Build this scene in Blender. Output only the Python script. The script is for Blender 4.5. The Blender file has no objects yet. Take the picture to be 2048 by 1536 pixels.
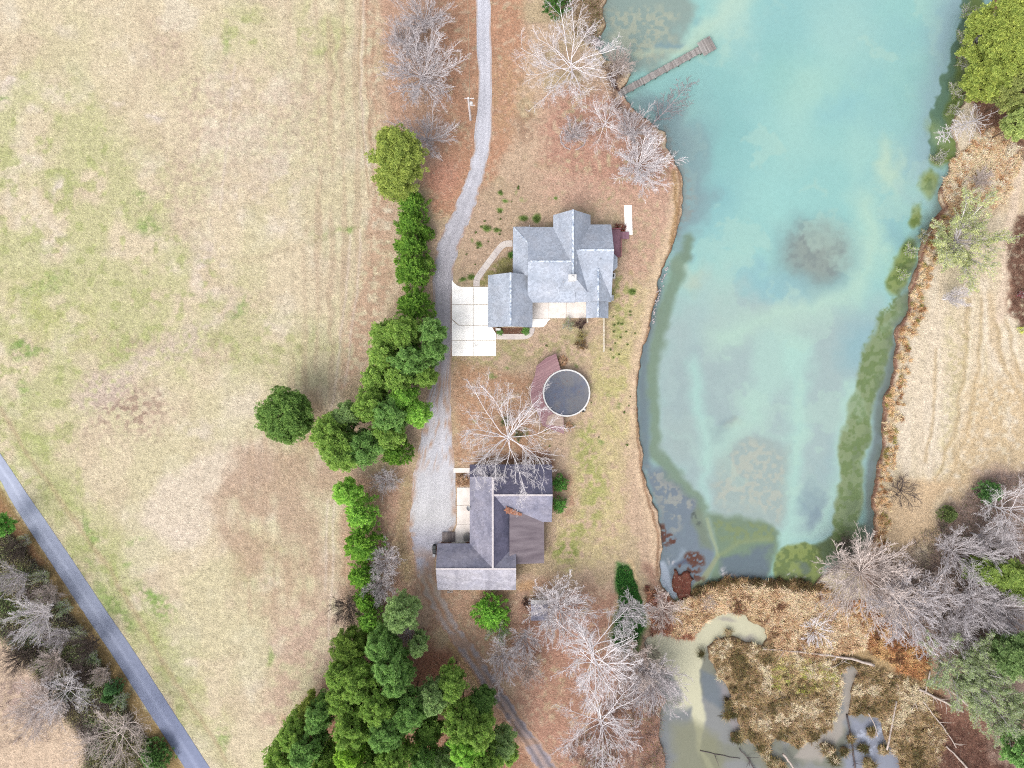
import bpy, bmesh, math, random
import numpy as np
from mathutils import Vector, Matrix

# ---------------------------------------------------------------- camera, sky, sun, exposure
SC = bpy.context.scene
H = 120.0            # flying height of the camera, metres
PX = 0.085           # metres of ground per photo pixel (photo 2048 x 1536)
cam_d = bpy.data.cameras.new('camera'); cam = bpy.data.objects.new('camera', cam_d)
SC.collection.objects.link(cam)
cam.location = (0, 0, H); cam.rotation_euler = (0, 0, 0)
cam_d.sensor_width = 36; cam_d.lens = 36 * H / (2048 * PX)
cam_d.clip_start = 1; cam_d.clip_end = 6000
SC.camera = cam

SUN_EL, SUN_AZ = 52.0, 215.0      # elevation, compass azimuth (0 = up in the photo, clockwise)
W = bpy.data.worlds.new('World'); SC.world = W; W.use_nodes = True
nt = W.node_tree; bg = nt.nodes['Background']
sky = nt.nodes.new('ShaderNodeTexSky'); sky.sky_type = 'NISHITA'; sky.sun_disc = False
sky.sun_elevation = math.radians(SUN_EL); sky.sun_rotation = math.radians(SUN_AZ)
sky.air_density = 1.0; sky.dust_density = 4.0; sky.ozone_density = 1.0
hsv = nt.nodes.new('ShaderNodeHueSaturation'); hsv.inputs['Saturation'].default_value = 0.28
nt.links.new(sky.outputs[0], hsv.inputs['Color']); nt.links.new(hsv.outputs[0], bg.inputs['Color'])
bg.inputs['Strength'].default_value = 0.15
sl = bpy.data.lights.new('sun', 'SUN'); sl.energy = 0.72; sl.angle = math.radians(40); sl.color = (1.0, 0.955, 0.89)
so = bpy.data.objects.new('sun', sl); SC.collection.objects.link(so)
az, el = math.radians(SUN_AZ), math.radians(SUN_EL)
sdir = Vector((math.sin(az) * math.cos(el), math.cos(az) * math.cos(el), math.sin(el)))
so.rotation_euler = sdir.to_track_quat('Z', 'Y').to_euler(); so.location = sdir * 300
SC.view_settings.view_transform = 'Standard'; SC.view_settings.look = 'None'
SC.view_settings.exposure = 1.2; SC.view_settings.gamma = 1.0
SC.cycles.max_bounces = 6; SC.cycles.diffuse_bounces = 3; SC.cycles.glossy_bounces = 2
SC.cycles.transparent_max_bounces = 4
SC.cycles.use_denoising = False; SC.cycles.filter_width = 1.1; SC.cycles.sample_clamp_indirect = 4

# ---------------------------------------------------------------- helpers
KALB = 0.52          # display colour -> surface albedo
def lin(c):
    c = np.asarray(c, float) / 255.0
    return np.where(c <= 0.04045, c / 12.92, ((c + 0.055) / 1.055) ** 2.4)
def alb(r, g, b, k=KALB):
    v = lin((r, g, b)) * k
    return (float(v[0]), float(v[1]), float(v[2]), 1.0)
def P(px, py, h=0.0):
    """world point at height h that stands over photo pixel (px, py)"""
    s = PX * (H - h) / H
    return Vector(((px - 1024) * s, (768 - py) * s, h))
def link(o, parent=None):
    SC.collection.objects.link(o)
    if parent is not None: o.parent = parent
    return o
def tag(o, label=None, cat=None, group=None, kind=None):
    if label: o['label'] = label
    if cat: o['category'] = cat
    if group: o['group'] = group
    if kind: o['kind'] = kind
    return o
def empty(name, loc, rz=0, **k):
    o = bpy.data.objects.new(name, None); o.location = loc; o.rotation_euler = (0, 0, rz)
    o.empty_display_size = 0.5
    return tag(link(o), **k)
def mesh_np(name, V, F, mat, smooth=False, col=None, var=None):
    me = bpy.data.meshes.new(name)
    V = np.asarray(V, np.float32).reshape(-1, 3); F = np.asarray(F, np.int32)
    n, k = F.shape
    me.vertices.add(len(V)); me.vertices.foreach_set('co', V.ravel())
    me.loops.add(n * k); me.loops.foreach_set('vertex_index', F.ravel())
    me.polygons.add(n); me.polygons.foreach_set('loop_start', np.arange(0, n * k, k, dtype=np.int32))
    me.polygons.foreach_set('loop_total', np.full(n, k, np.int32))
    if smooth: me.polygons.foreach_set('use_smooth', np.ones(n, bool))
    me.update(calc_edges=True)
    if col is not None:
        a = me.color_attributes.new('Col', 'FLOAT_COLOR', 'POINT')
        a.data.foreach_set('color', np.asarray(col, np.float32).ravel())
    if var is not None:
        a = me.attributes.new('var', 'FLOAT', 'POINT')
        a.data.foreach_set('value', np.asarray(var, np.float32).ravel())
    me.materials.append(mat)
    return me
def obj_me(name, me, parent=None):
    return link(bpy.data.objects.new(name, me), parent)
def obj_bm(name, bm, mat, parent=None, smooth=False):
    me = bpy.data.meshes.new(name)
    bmesh.ops.recalc_face_normals(bm, faces=bm.faces)
    bm.to_mesh(me); bm.free(); me.materials.append(mat)
    if smooth:
        me.polygons.foreach_set('use_smooth', np.ones(len(me.polygons), bool))
    return obj_me(name, me, parent)
def NB(): return bmesh.new()
def obj_split(name, bm, mat, parent=None, smooth=False):
    """every loose piece of bm becomes a part of its own"""
    bm.verts.ensure_lookup_table(); bm.verts.index_update(); seen = set(); out_ = []
    for v0 in bm.verts:
        if v0.index in seen: continue
        st = [v0]; comp = []; seen.add(v0.index)
        while st:
            v = st.pop(); comp.append(v)
            for e in v.link_edges:
                w = e.other_vert(v)
                if w.index not in seen: seen.add(w.index); st.append(w)
        nb_ = bmesh.new(); mp = {v: nb_.verts.new(v.co) for v in comp}
        for f in {f for v in comp for f in v.link_faces}: nb_.faces.new([mp[v] for v in f.verts])
        out_.append(obj_bm(name, nb_, mat, parent, smooth))
    bm.free(); return out_
def b_hexa(bm, p):
    v = [bm.verts.new(q) for q in p]
    for f in ((3,2,1,0),(4,5,6,7),(0,1,5,4),(1,2,6,5),(2,3,7,6),(3,0,4,7)):
        bm.faces.new([v[i] for i in f])
def b_box(bm, x0, x1, y0, y1, z0, z1):
    b_hexa(bm, [(x0,y0,z0),(x1,y0,z0),(x1,y1,z0),(x0,y1,z0),(x0,y0,z1),(x1,y0,z1),(x1,y1,z1),(x0,y1,z1)])
def b_prism(bm, pts, z0, z1):
    n = len(pts)
    a = [bm.verts.new((p[0], p[1], z0)) for p in pts]; b = [bm.verts.new((p[0], p[1], z1)) for p in pts]
    bm.faces.new(a[::-1]); bm.faces.new(b)
    for i in range(n):
        j = (i + 1) % n; bm.faces.new((a[i], a[j], b[j], b[i]))
def b_slab(bm, pts, t):
    """solid under a sloped polygon"""
    n = len(pts)
    a = [bm.verts.new((p[0], p[1], p[2] - t)) for p in pts]; b = [bm.verts.new(tuple(p)) for p in pts]
    bm.faces.new(a[::-1]); bm.faces.new(b)
    for i in range(n):
        j = (i + 1) % n; bm.faces.new((a[i], a[j], b[j], b[i]))
def b_beam(bm, p, q, w, h, up=(0, 0, 1)):
    p, q = Vector(p), Vector(q); d = (q - p).normalized(); u = Vector(up)
    s = d.cross(u)
    if s.length < 1e-4: s = d.cross(Vector((1, 0, 0)))
    s.normalize(); u = s.cross(d).normalized(); s = s * w / 2; u = u * h / 2
    b_hexa(bm, [p-s-u, p+s-u, q+s-u, q-s-u, p-s+u, p+s+u, q+s+u, q-s+u])
def b_tube(bm, pts, rad, n=8, cap=True):
    pts = [Vector(p) for p in pts]
    if not hasattr(rad, '__len__'): rad = [rad] * len(pts)
    rings = []
    for i, p in enumerate(pts):
        d = (pts[min(i + 1, len(pts) - 1)] - pts[max(i - 1, 0)]).normalized()
        a = d.cross(Vector((0.13, 0.31, 0.94) if abs(d.z) < 0.9 else (1, 0.1, 0))).normalized(); b = d.cross(a)
        rings.append([bm.verts.new(p + (a * math.cos(t) + b * math.sin(t)) * rad[i]) for t in [2 * math.pi * k / n for k in range(n)]])
    for r0, r1 in zip(rings, rings[1:]):
        for k in range(n): bm.faces.new((r0[k], r0[(k+1) % n], r1[(k+1) % n], r1[k]))
    if cap: bm.faces.new(rings[0][::-1]); bm.faces.new(rings[-1])

# ---------------------------------------------------------------- materials
def new_mat(name, rough=0.85, spec=0.3):
    m = bpy.data.materials.new(name); m.use_nodes = True
    b = m.node_tree.nodes['Principled BSDF']; b.inputs['Roughness'].default_value = rough
    b.inputs['Specular IOR Level'].default_value = spec
    return m, m.node_tree, b
def nmath(nt, op, a, b=None, c=None):
    n = nt.nodes.new('ShaderNodeMath'); n.operation = op
    for i, v in enumerate((a, b, c)):
        if v is None: continue
        if isinstance(v, (int, float)): n.inputs[i].default_value = v
        else: nt.links.new(v, n.inputs[i])
    return n.outputs[0]
def nnoise(nt, scale, detail=3, rough=0.6, vec=None, stretch=None):
    n = nt.nodes.new('ShaderNodeTexNoise'); n.inputs['Scale'].default_value = scale
    n.inputs['Detail'].default_value = detail; n.inputs['Roughness'].default_value = rough
    if vec is None:
        tc = nt.nodes.new('ShaderNodeTexCoord'); vec = tc.outputs['Object']
    if stretch is not None:
        mp = nt.nodes.new('ShaderNodeMapping'); mp.inputs['Scale'].default_value = stretch
        nt.links.new(vec, mp.inputs['Vector']); vec = mp.outputs[0]
    nt.links.new(vec, n.inputs['Vector'])
    return n.outputs['Fac']
def nrange(nt, v, a, b, c, d):
    n = nt.nodes.new('ShaderNodeMapRange'); nt.links.new(v, n.inputs[0])
    for i, x in enumerate((a, b, c, d)): n.inputs[i + 1].default_value = x
    return n.outputs[0]
def nmul(nt, col, fac):
    """colour times scalar"""
    n = nt.nodes.new('ShaderNodeVectorMath'); n.operation = 'SCALE'
    if isinstance(col, tuple): n.inputs[0].default_value = col[:3]
    else: nt.links.new(col, n.inputs[0])
    nt.links.new(fac, n.inputs['Scale']); return n.outputs[0]
def nmix(nt, fac, a, b):
    n = nt.nodes.new('ShaderNodeMix'); n.data_type = 'RGBA'
    if isinstance(fac, float): n.inputs[0].default_value = fac
    else: nt.links.new(fac, n.inputs[0])
    for i, v in ((6, a), (7, b)):
        if isinstance(v, tuple): n.inputs[i].default_value = v
        else: nt.links.new(v, n.inputs[i])
    return n.outputs[2]
def nbump(nt, b, h, dist, strength=1.0):
    n = nt.nodes.new('ShaderNodeBump'); n.inputs['Distance'].default_value = dist; n.inputs['Strength'].default_value = strength
    nt.links.new(h, n.inputs['Height']); nt.links.new(n.outputs[0], b.inputs['Normal'])
def mat_plain(name, c1, c2=None, scale=3.0, rough=0.8, spec=0.3, stretch=None, amp=0.12, fine=18.0, metal=0.0):
    """two tones mixed by a coarse noise, times a fine grain"""
    m, nt, b = new_mat(name, rough, spec); b.inputs['Metallic'].default_value = metal
    c2 = c2 or tuple(x * 0.8 for x in c1[:3]) + (1.0,)
    f = nrange(nt, nnoise(nt, scale, 4, 0.6, stretch=stretch), 0.35, 0.65, 0, 1)
    col = nmix(nt, f, c1, c2)
    g = nrange(nt, nnoise(nt, fine, 2, 0.7), 0.3, 0.7, 1 - amp, 1 + amp)
    nt.links.new(nmul(nt, col, g), b.inputs['Base Color'])
    return m
def mat_vcol(name, rough=0.95, amp=0.2, s1=1.6, s2=7.0, bump=0.05, spec=0.15, specks=0.0, stretch=None):
    m, nt, b = new_mat(name, rough, spec)
    a = nt.nodes.new('ShaderNodeAttribute'); a.attribute_name = 'Col'
    n1 = nnoise(nt, s1, 3, 0.65, stretch=stretch); n2 = nnoise(nt, s2, 2, 0.7)
    g = nmath(nt, 'MULTIPLY', nrange(nt, n1, 0.3, 0.7, 1 - amp, 1 + amp), nrange(nt, n2, 0.3, 0.7, 1 - amp, 1 + amp))
    col = nmul(nt, a.outputs['Color'], g)
    if specks > 0:
        n3 = nnoise(nt, 1.9, 3, 0.8); s = nmath(nt, 'MULTIPLY', nrange(nt, n3, 0.55, 0.63, 0, specks), nrange(nt, nnoise(nt, .25, 3, .6), .38, .6, .25, 1))
        col = nmix(nt, s, col, alb(112, 92, 66))
        n4 = nnoise(nt, 2.3, 3, 0.8); s = nrange(nt, n4, 0.56, 0.66, 0, specks * .8)
        col = nmix(nt, s, col, alb(240, 224, 200))
    nt.links.new(col, b.inputs['Base Color'])
    if bump: nbump(nt, b, n2, bump)
    return m

# ---------------------------------------------------------------- painted map of the place (what grows and lies where, plus the lone pine's shade)
step = 2.0
core_x = np.arange(-150, 2200, step); core_y = np.arange(-150, 1690, step)
out = np.array([20, 60, 140, 300, 600, 1200, 2500, 5000, 10000, 18000], float)
xs = np.concatenate([core_x[0] - out[::-1], core_x, core_x[-1] + out])
ys = np.concatenate([core_y[0] - out[::-1], core_y, core_y[-1] + out])
GX, GY = np.meshgrid(xs, ys)
NY, NX = GX.shape
rngN = np.random.RandomState(7)
TAB = rngN.rand(512, 512).astype(np.float32)
def vnoise(x, y, s, seed=0):
    u = x / s + seed * 17.37; v = y / s + seed * 9.71
    iu = np.floor(u).astype(np.int64); iv = np.floor(v).astype(np.int64)
    fu = (u - iu); fv = (v - iv); fu = fu * fu * (3 - 2 * fu); fv = fv * fv * (3 - 2 * fv)
    a = TAB[iv & 511, iu & 511]; b = TAB[iv & 511, (iu + 1) & 511]
    c = TAB[(iv + 1) & 511, iu & 511]; d = TAB[(iv + 1) & 511, (iu + 1) & 511]
    return (a * (1 - fu) + b * fu) * (1 - fv) + (c * (1 - fu) + d * fu) * fv
def fbm(x, y, s, o=4, seed=0, g=0.5):
    t = 0; w = 1.0; n = 0
    for i in range(o):
        t = t + w * vnoise(x, y, s / 2 ** i, seed + i * 3); n += w; w *= g
    return t / n
def sst(x, a, b):
    t = np.clip((x - a) / (b - a), 0, 1); return t * t * (3 - 2 * t)
WX = (fbm(GX, GY, 34, 4, 50) - 0.5) * 2; WY = (fbm(GX, GY, 34, 4, 60) - 0.5) * 2
N200 = fbm(GX, GY, 200, 4, 1); N70 = fbm(GX, GY, 70, 4, 5); N25 = fbm(GX, GY, 25, 4, 9); N9 = fbm(GX, GY, 9, 3, 13)
N3 = fbm(GX, GY, 4.2, 2, 17)
def bbox(x0, x1, y0, y1, pad):
    i0 = np.searchsorted(xs, x0 - pad); i1 = np.searchsorted(xs, x1 + pad) + 1
    j0 = np.searchsorted(ys, y0 - pad); j1 = np.searchsorted(ys, y1 + pad) + 1
    return slice(max(j0 - 1, 0), j1), slice(max(i0 - 1, 0), i1)
def sdf_poly(pts, soft, warp):
    """signed distance to a polygon (positive inside), softened into 0..1"""
    pts = np.asarray(pts, float); M = np.zeros((NY, NX), np.float32)
    sl_ = bbox(pts[:, 0].min(), pts[:, 0].max(), pts[:, 1].min(), pts[:, 1].max(), warp + soft + 4)
    x = GX[sl_] + WX[sl_] * warp * 2; y = GY[sl_] + WY[sl_] * warp * 2
    d = np.full(x.shape, 1e9); ins = np.zeros(x.shape, bool)
    for i in range(len(pts)):
        ax, ay = pts[i]; bx, by = pts[(i + 1) % len(pts)]
        ex, ey = bx - ax, by - ay; L = ex * ex + ey * ey + 1e-9
        t = np.clip(((x - ax) * ex + (y - ay) * ey) / L, 0, 1)
        d = np.minimum(d, (x - ax - t * ex) ** 2 + (y - ay - t * ey) ** 2)
        if ay != by:
            c = ((ay > y) != (by > y)) & (x < (bx - ax) * (y - ay) / (by - ay) + ax); ins ^= c
    d = np.sqrt(d); d = np.where(ins, d, -d)
    M[sl_] = sst(d, -soft, soft); return M
poly = lambda pts, soft=8, warp=6: sdf_poly(pts, soft, warp)
def stroke(pts, w, soft=6, warp=4):
    """w: half width, or one per point"""
    pts = np.asarray(pts, float); M = np.zeros((NY, NX), np.float32)
    ws = [w] * len(pts) if not hasattr(w, '__len__') else w
    sl_ = bbox(pts[:, 0].min(), pts[:, 0].max(), pts[:, 1].min(), pts[:, 1].max(), max(ws) + soft + warp * 2)
    x = GX[sl_] + WX[sl_] * warp * 2; y = GY[sl_] + WY[sl_] * warp * 2; m = np.zeros(x.shape)
    for i in range(len(pts) - 1):
        ax, ay = pts[i]; bx, by = pts[i + 1]; ex, ey = bx - ax, by - ay; L = ex * ex + ey * ey + 1e-9
        t = np.clip(((x - ax) * ex + (y - ay) * ey) / L, 0, 1)
        d = np.hypot(x - ax - t * ex, y - ay - t * ey); ww = ws[i] + (ws[i + 1] - ws[i]) * t
        m = np.maximum(m, sst(ww + soft - d, 0, 2 * soft))
    M[sl_] = m; return M
def blob(cx, cy, rx, ry=None, rot=0, warp=8, hard=0.35):
    ry = ry or rx; R = max(rx, ry); M = np.zeros((NY, NX), np.float32)
    sl_ = bbox(cx - R * 1.4, cx + R * 1.4, cy - R * 1.4, cy + R * 1.4, warp * 2)
    x = GX[sl_] + WX[sl_] * warp * 2 - cx; y = GY[sl_] + WY[sl_] * warp * 2 - cy
    c, s = math.cos(math.radians(rot)), math.sin(math.radians(rot))
    r = np.hypot((x * c + y * s) / rx, (-x * s + y * c) / ry)
    M[sl_] = 1 - sst(r, hard, 1.3); return M
def paint(C, M, c, a=1.0, nz=None, lo=0.4, hi=0.6):
    """lay colour c over canvas C where mask M, optionally broken up by noise nz"""
    m = M * a
    if nz is not None: m = m * sst(nz, lo, hi)
    C += (np.array(c, np.float32) - C) * m[..., None].astype(np.float32)
# ---- shorelines
POND = [(1210,-150),(1212,0),(1207,35),(1203,62),(1196,92),(1216,118),(1250,125),(1262,150),(1250,178),(1262,212),(1292,240),(1330,262),(1345,310),
 (1358,345),(1364,380),(1362,420),(1356,470),(1343,510),(1329,545),(1317,590),(1307,640),(1295,690),(1283,740),(1279,790),(1280,840),
 (1283,890),(1290,940),(1300,985),(1315,1030),(1322,1060),(1325,1090),(1320,1130),(1318,1158),(1333,1188),(1352,1202),(1375,1187),
 (1400,1172),(1430,1158),(1470,1160),(1520,1163),(1560,1165),(1600,1160),(1630,1170),(1652,1150),(1690,1118),(1738,1100),(1745,1050),
 (1746,1000),(1755,950),(1763,900),(1768,850),(1773,800),(1786,720),(1797,660),(1816,620),(1821,590),(1817,570),(1836,530),(1850,480),
 (1868,440),(1893,420),(1880,395),(1886,370),(1900,340),(1912,300),(1908,260),(1930,200),(1945,130),(1970,60),(1985,0),(1990,-150)]
CREAM = [(1290,1290),(1305,1270),(1323,1267),(1357,1283),(1382,1286),(1399,1268),(1422,1239),(1459,1232),(1496,1232),(1504,1245),(1533,1259),
 (1537,1276),(1527,1294),(1507,1285),(1476,1277),(1436,1283),(1413,1297),(1417,1322),(1436,1352),(1462,1390),(1478,1440),(1496,1480),(1530,1490),(1555,1480),(1600,1500),
 (1640,1480),(1672,1440),(1678,1400),(1682,1350),(1700,1325),(1712,1345),(1706,1390),(1700,1440),(1720,1425),(1760,1440),(1775,1480),(1800,1520),(1805,1600),
 (1350,1640),(1335,1540),(1318,1450),(1330,1400),(1300,1340)]
wet = np.maximum(poly(POND, 5, 6), poly(CREAM, 4, 5))
leafpad1 = blob(1388, 1117, 17, 19, 0, 6, 0.8); 
wet = np.minimum(wet, 1 - 0.9 * sst(poly([(1341,1160),(1345,1146),(1358,1152),(1374,1150),(1388,1158),(1386,1172),(1372,1190),(1358,1196),(1345,1182)], 8, 6) + (N9 - .5) * .9, .35, .6))
# islands of tussocks standing in the shallows
rI = np.random.RandomState(3)
isl = []
for (x, y, r) in [(1455,1405,8),(1452,1432,7),(1466,1428,7),(1475,1478,14),(1490,1465,10),(1530,1500,16),(1545,1525,13),(1655,1500,17),(1668,1520,12),(1690,1505,9),
                  (1742,1462,8),(1728,1500,12),(1770,1500,10),(1700,1480,7),(1457,1265,5),(1402,1308,4),(1560,1535,10),(1740,1530,14)]:
    isl.append((x, y, r)); wet = np.minimum(wet, 1 - 0.85 * blob(x, y, r, r * 0.8, rI.rand() * 90, 4, 0.5))
ZG = -1.3 * sst(wet, 0.1, 1.0) - 0.0
ZW = -0.55

# ---- ground colours
G = np.zeros((NY, NX, 3), np.float32); G[:] = (221, 204, 171)
ALL = np.ones((NY, NX), np.float32)
paint(G, ALL, (225, 211, 186), 0.8, N70, .48, .66)
paint(G, ALL, (208, 188, 158), 0.6, fbm(GX, GY, 60, 4, 33), .5, .66)
paint(G, ALL, (208, 200, 156), 0.5, fbm(GX, GY, 90, 5, 31), .45, .64)
grn = np.clip(blob(60,300,200,170)+blob(150,430,230,200)+blob(60,600,190,170)+blob(250,620,260,170)+blob(60,850,160,230)+blob(180,1100,150,70,55)+blob(480,90,60,90)+blob(640,60,60,80)+blob(560,700,130,80)*.7+blob(330,600,140,120)+blob(300,1330,190,60,55)+blob(230,1230,120,80,60)+blob(520,1130,60,60)*.5, 0, 1)
paint(G, grn, (196, 194, 140), 0.8, fbm(GX, GY, 60, 5, 35), .36, .62)
paint(G, grn, (172, 180, 112), 0.6, fbm(GX, GY, 22, 4, 37), .54, .72)
for (x, y, rx, ry, rot, a) in [(285,395,20,17,0,.8),(297,452,22,24,0,.8),(10,200,14,10,0,.6),(52,705,38,26,0,.8),(470,620,40,16,-40,.7),(690,462,36,10,-20,.5),(640,475,30,14,-20,.35),
        (450,90,12,30,0,.4),(90,570,60,18,-20,.5),(180,1060,60,12,58,.7),(215,1200,45,20,55,.9),(255,1130,14,8,0,.7),(310,1205,55,24,52,.95),(305,1190,20,14,50,.9),(180,1125,12,10,0,.9),
        (250,1235,40,12,55,.8),(440,1490,30,12,70,.6),(538,1315,9,20,10,.7),(440,1470,14,22,0,.4),(45,690,14,10,0,.9),(50,780,16,26,-20,.6),(265,1080,20,12,0,.4),(700,460,14,6,-25,.6)]:
    paint(G, blob(x, y, rx, ry, rot, 8, .2), (132, 168, 82), a*.85, N9, .25, .65)
for (x, y, rx, ry, a) in [(20,150,30,40,.7),(70,215,26,18,.5),(120,380,24,30,.8),(310,225,26,16,.8),(225,205,36,10,.5),(460,180,50,40,.5),(560,380,60,120,.5),(420,530,50,80,.7),(480,400,40,40,.5),(135,60,30,22,.4),(400,860,70,30,.5),(110,480,30,40,.5)]:
    paint(G, blob(x, y, rx, ry, 0, 10, .1), (230, 214, 202), a, N25, .35, .6)
for (x, y, rx, ry, a) in [(250,820,110,70,.85),(210,760,80,40,.5),(330,120,40,40,.5),(330,60,30,60,.4),(400,200,60,80,.45),(370,380,110,140,.4),(480,250,140,140,.3),(620,220,120,200,.35),(380,700,150,40,.5),(240,690,100,35,.5)]:
    paint(G, blob(x, y, rx, ry, 0, 12, .1), (194, 168, 150), a, N9, .36, .66)
paint(G, blob(250, 820, 90, 55, 0, 12, .1), (160, 132, 112), .6, N9, .5, .6)
# straw band, bare brown stretch to the south, painted shade beside the lone pine
paint(G, poly([(270,1040),(330,960),(420,900),(520,880),(560,950),(440,990),(410,1060),(400,1090),(330,1080)],18,10), (228, 210, 190), .8)
paint(G, poly([(420,960),(470,900),(560,890),(640,880),(720,950),(680,1000),(690,1100),(640,1210),(560,1260),(500,1230),(470,1120),(430,1080)],26,10), (190, 158, 134), .72, fbm(GX,GY,40,4,39),.2,.66)
paint(G, poly([(560,1240),(700,1150),(710,1300),(600,1400),(560,1480),(520,1450)],30,10), (200, 166, 148), .7, N25, .3, .6)
paint(G, blob(590,1440,24,60,20,8,.2), (228, 196, 160), .6, N9, .4, .6)
paint(G, stroke([(610,895),(638,850),(625,825),(608,805)],14,26,14), (176, 140, 110), .7)  # shade of the lone pine painted into the grass colour
# mown lines running up the field
ln = (0.62 + 0.38 * np.sin((GX + WX * 9 + 14 * fbm(GX, GY, 260, 2, 40)) / 4.2)) * fbm(GX, GY / 7, 20, 4, 41) * (.55 + .9 * fbm(GX, GY, 90, 3, 42))
band = poly([(560,-150),(770,-150),(760,300),(790,440),(745,640),(690,780),(640,900),(680,1200),(470,1240),(480,900),(600,700),(620,300)],30,8)
paint(G, band, (192, 164, 138), .45, ln, .22, .55)
edge = poly([(715,-150),(790,-150),(770,300),(795,400),(790,560),(740,700),(700,780),(672,790),(700,640),(730,480),(745,330)],14,6)
paint(G, edge, (196, 158, 132), .75, N9, .25, .6)
for x_ in (724, 738, 752): paint(G, stroke([(x_,-60),(x_-6,120),(x_+4,300),(x_+14,400)],1.6,2.5,1.5), (168,130,104), .45)
for pts in ([(700,470),(690,600),(672,760),(648,900)], [(722,460),(712,600),(690,770)], [(655,1000),(650,1180)], [(668,1000),(664,1180),(655,1280)], [(730,-20),(722,200),(735,330)], [(470,130),(440,420)]):
    paint(G, stroke(pts, 2.0, 3, 2), (226, 208, 192), .6)
paint(G, stroke([(470,590),(430,640),(360,690),(270,735),(190,800)],[8,14,22,26,36],26,14), (218,198,184), .6, N9, .2, .55)
paint(G, stroke([(700,450),(640,480),(560,500),(480,520)],5,9,8), (196,176,146), .45)
paint(G, stroke([(0,770),(70,900),(150,1040),(240,1180),(330,1300),(420,1430)],34,40,14), (176,186,112), .42, fbm(GX,GY,40,4,63), .35,.6)
paint(G, blob(100,640,150,90,20)+0, (182,186,112), .45, fbm(GX,GY,34,4,64), .4,.6)
paint(G, stroke([(0,790),(110,1010),(200,1160),(330,1350),(470,1560)],16,20,6), (176,182,118), .35)
paint(G, stroke([(0,820),(90,960),(200,1110),(330,1330),(450,1520)],4,5,4), (188,160,128), .5)

# yard
YARD = [(770,-150),(1230,-150),(1200,100),(1300,240),(1375,380),(1330,600),(1290,800),(1330,1100),(1360,1200),(1300,1300),(1360,1700),(560,1700),(600,1400),(690,1300),(680,1000),(650,860),(740,700),(800,560),(795,400),(760,330),(760,0)]
paint(G, poly(YARD, 12, 8), (207, 177, 149), 1)
paint(G, poly(YARD, 12, 8), (192, 176, 134), .5, fbm(GX,GY,50,4,43), .5, .64)
paint(G, poly([(850,-150),(1040,-150),(1050,100),(1020,300),(960,400),(880,440),(850,380),(870,200),(860,0)],14,8), (197, 147, 117), .95, N9, .15, .5)
paint(G, poly([(760,-150),(880,-150),(890,200),(880,340),(780,330)],12,8), (192, 150, 126), .8)
paint(G, blob(890,360,40,50,0,10), (200,142,120), .7); paint(G, blob(905,230,14,10), (222,186,150), .7, N9,.4,.6)
paint(G, blob(1010,190,70,90,0,10), (196,164,124), .5, N9, .4,.6)
paint(G, poly([(1080,200),(1160,170),(1250,190),(1310,260),(1370,330),(1330,400),(1180,380),(1090,330)],26,12), (193, 143, 124), .85, N9, .2, .5)
paint(G, poly([(1060,340),(1330,370),(1345,480),(1300,560),(1250,560),(1240,420),(1060,410)],16,10), (208, 166, 144), .8, N9,.2,.55)
paint(G, blob(1050,250,24,50), (150,112,92), .5, N9,.3,.6)
paint(G, poly([(950,370),(1070,350),(1100,430),(1040,450),(1030,530),(950,570),(905,540),(930,450)],20,10), (196, 166, 140), .7)
paint(G, poly([(1225,560),(1300,560),(1265,760),(1240,1120),(1110,1150),(1100,1050),(1150,900),(1190,700)],18,10), (208, 190, 140), .8, N9, .2, .5)
paint(G, poly([(1225,540),(1262,540),(1240,720),(1225,720)],10,10), (150, 160, 86), .6, N9,.4,.6)
paint(G, stroke([(1170,870),(1190,960),(1180,1040),(1120,1110)],22,20,8), (166, 172, 96), .75, N9,.38,.6)
paint(G, blob(1240,780,60,140,0,14,.1), (190,190,110), .5, N25,.45,.6)
paint(G, stroke([(920,720),(1060,700),(1160,690)],28,16,8), (172,170,110), .55, N9,.42,.6)
paint(G, poly([(910,720),(1060,760),(1100,930),(1060,930),(905,930)],18,8), (194,148,116), .85, N9,.2,.5)
paint(G, poly([(940,570),(1026,500),(1026,548),(975,552),(975,572)],5,2), (140,142,74), .7, N9,.3,.5)
paint(G, poly([(985,655),(1063,655),(1060,669),(992,669)],1.5,0), (118,82,66), .95)
for k in range(34):
    x = rI.uniform(920, 1260); y = rI.uniform(350, 900)
    if 970 < x < 1230 and 430 < y < 660: continue
    paint(G, blob(x, y, rI.uniform(3,9), rI.uniform(3,7), rI.rand()*90, 5, .2), (104,140,60), rI.uniform(.3,.8), N3, .3,.6)
for (x, y, r) in [(1012,400,6),(1002,384,5),(975,455,7),(992,459,5),(1048,438,7),(1072,436,7),(957,488,6),(925,558,5),(942,554,8),(1265,583,8),(1000,424,5),(1075,440,5),(1110,398,4)]:
    paint(G, blob(x, y, r*1.3, r, 0, 4, .3), (92,134,46), .9)
paint(G, poly([(1236,1130),(1262,1130),(1276,1190),(1290,1260),(1275,1320),(1240,1310),(1222,1270),(1232,1200)],7,6), (62,124,52), .95, N9,.2,.45)
paint(G, blob(1135,1105,30,16,0,8), (140,156,76), .7, N9,.35,.6)
paint(G, stroke([(1262,1120),(1275,1170)],5,5), (228,196,150), .8)
paint(G, blob(1052,1172,22,12), (216,172,122), .8); paint(G, blob(985,1188,40,8), (206,160,116), .6)
paint(G, blob(1130,990,26,60), (176,130,112), .7, N9,.3,.6)
paint(G, stroke([(1348,350),(1348,430),(1325,520),(1303,600),(1272,720),(1264,800),(1266,900),(1288,1000),(1306,1080),(1300,1160)],8,10,4), (226,196,162), .8)
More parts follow.
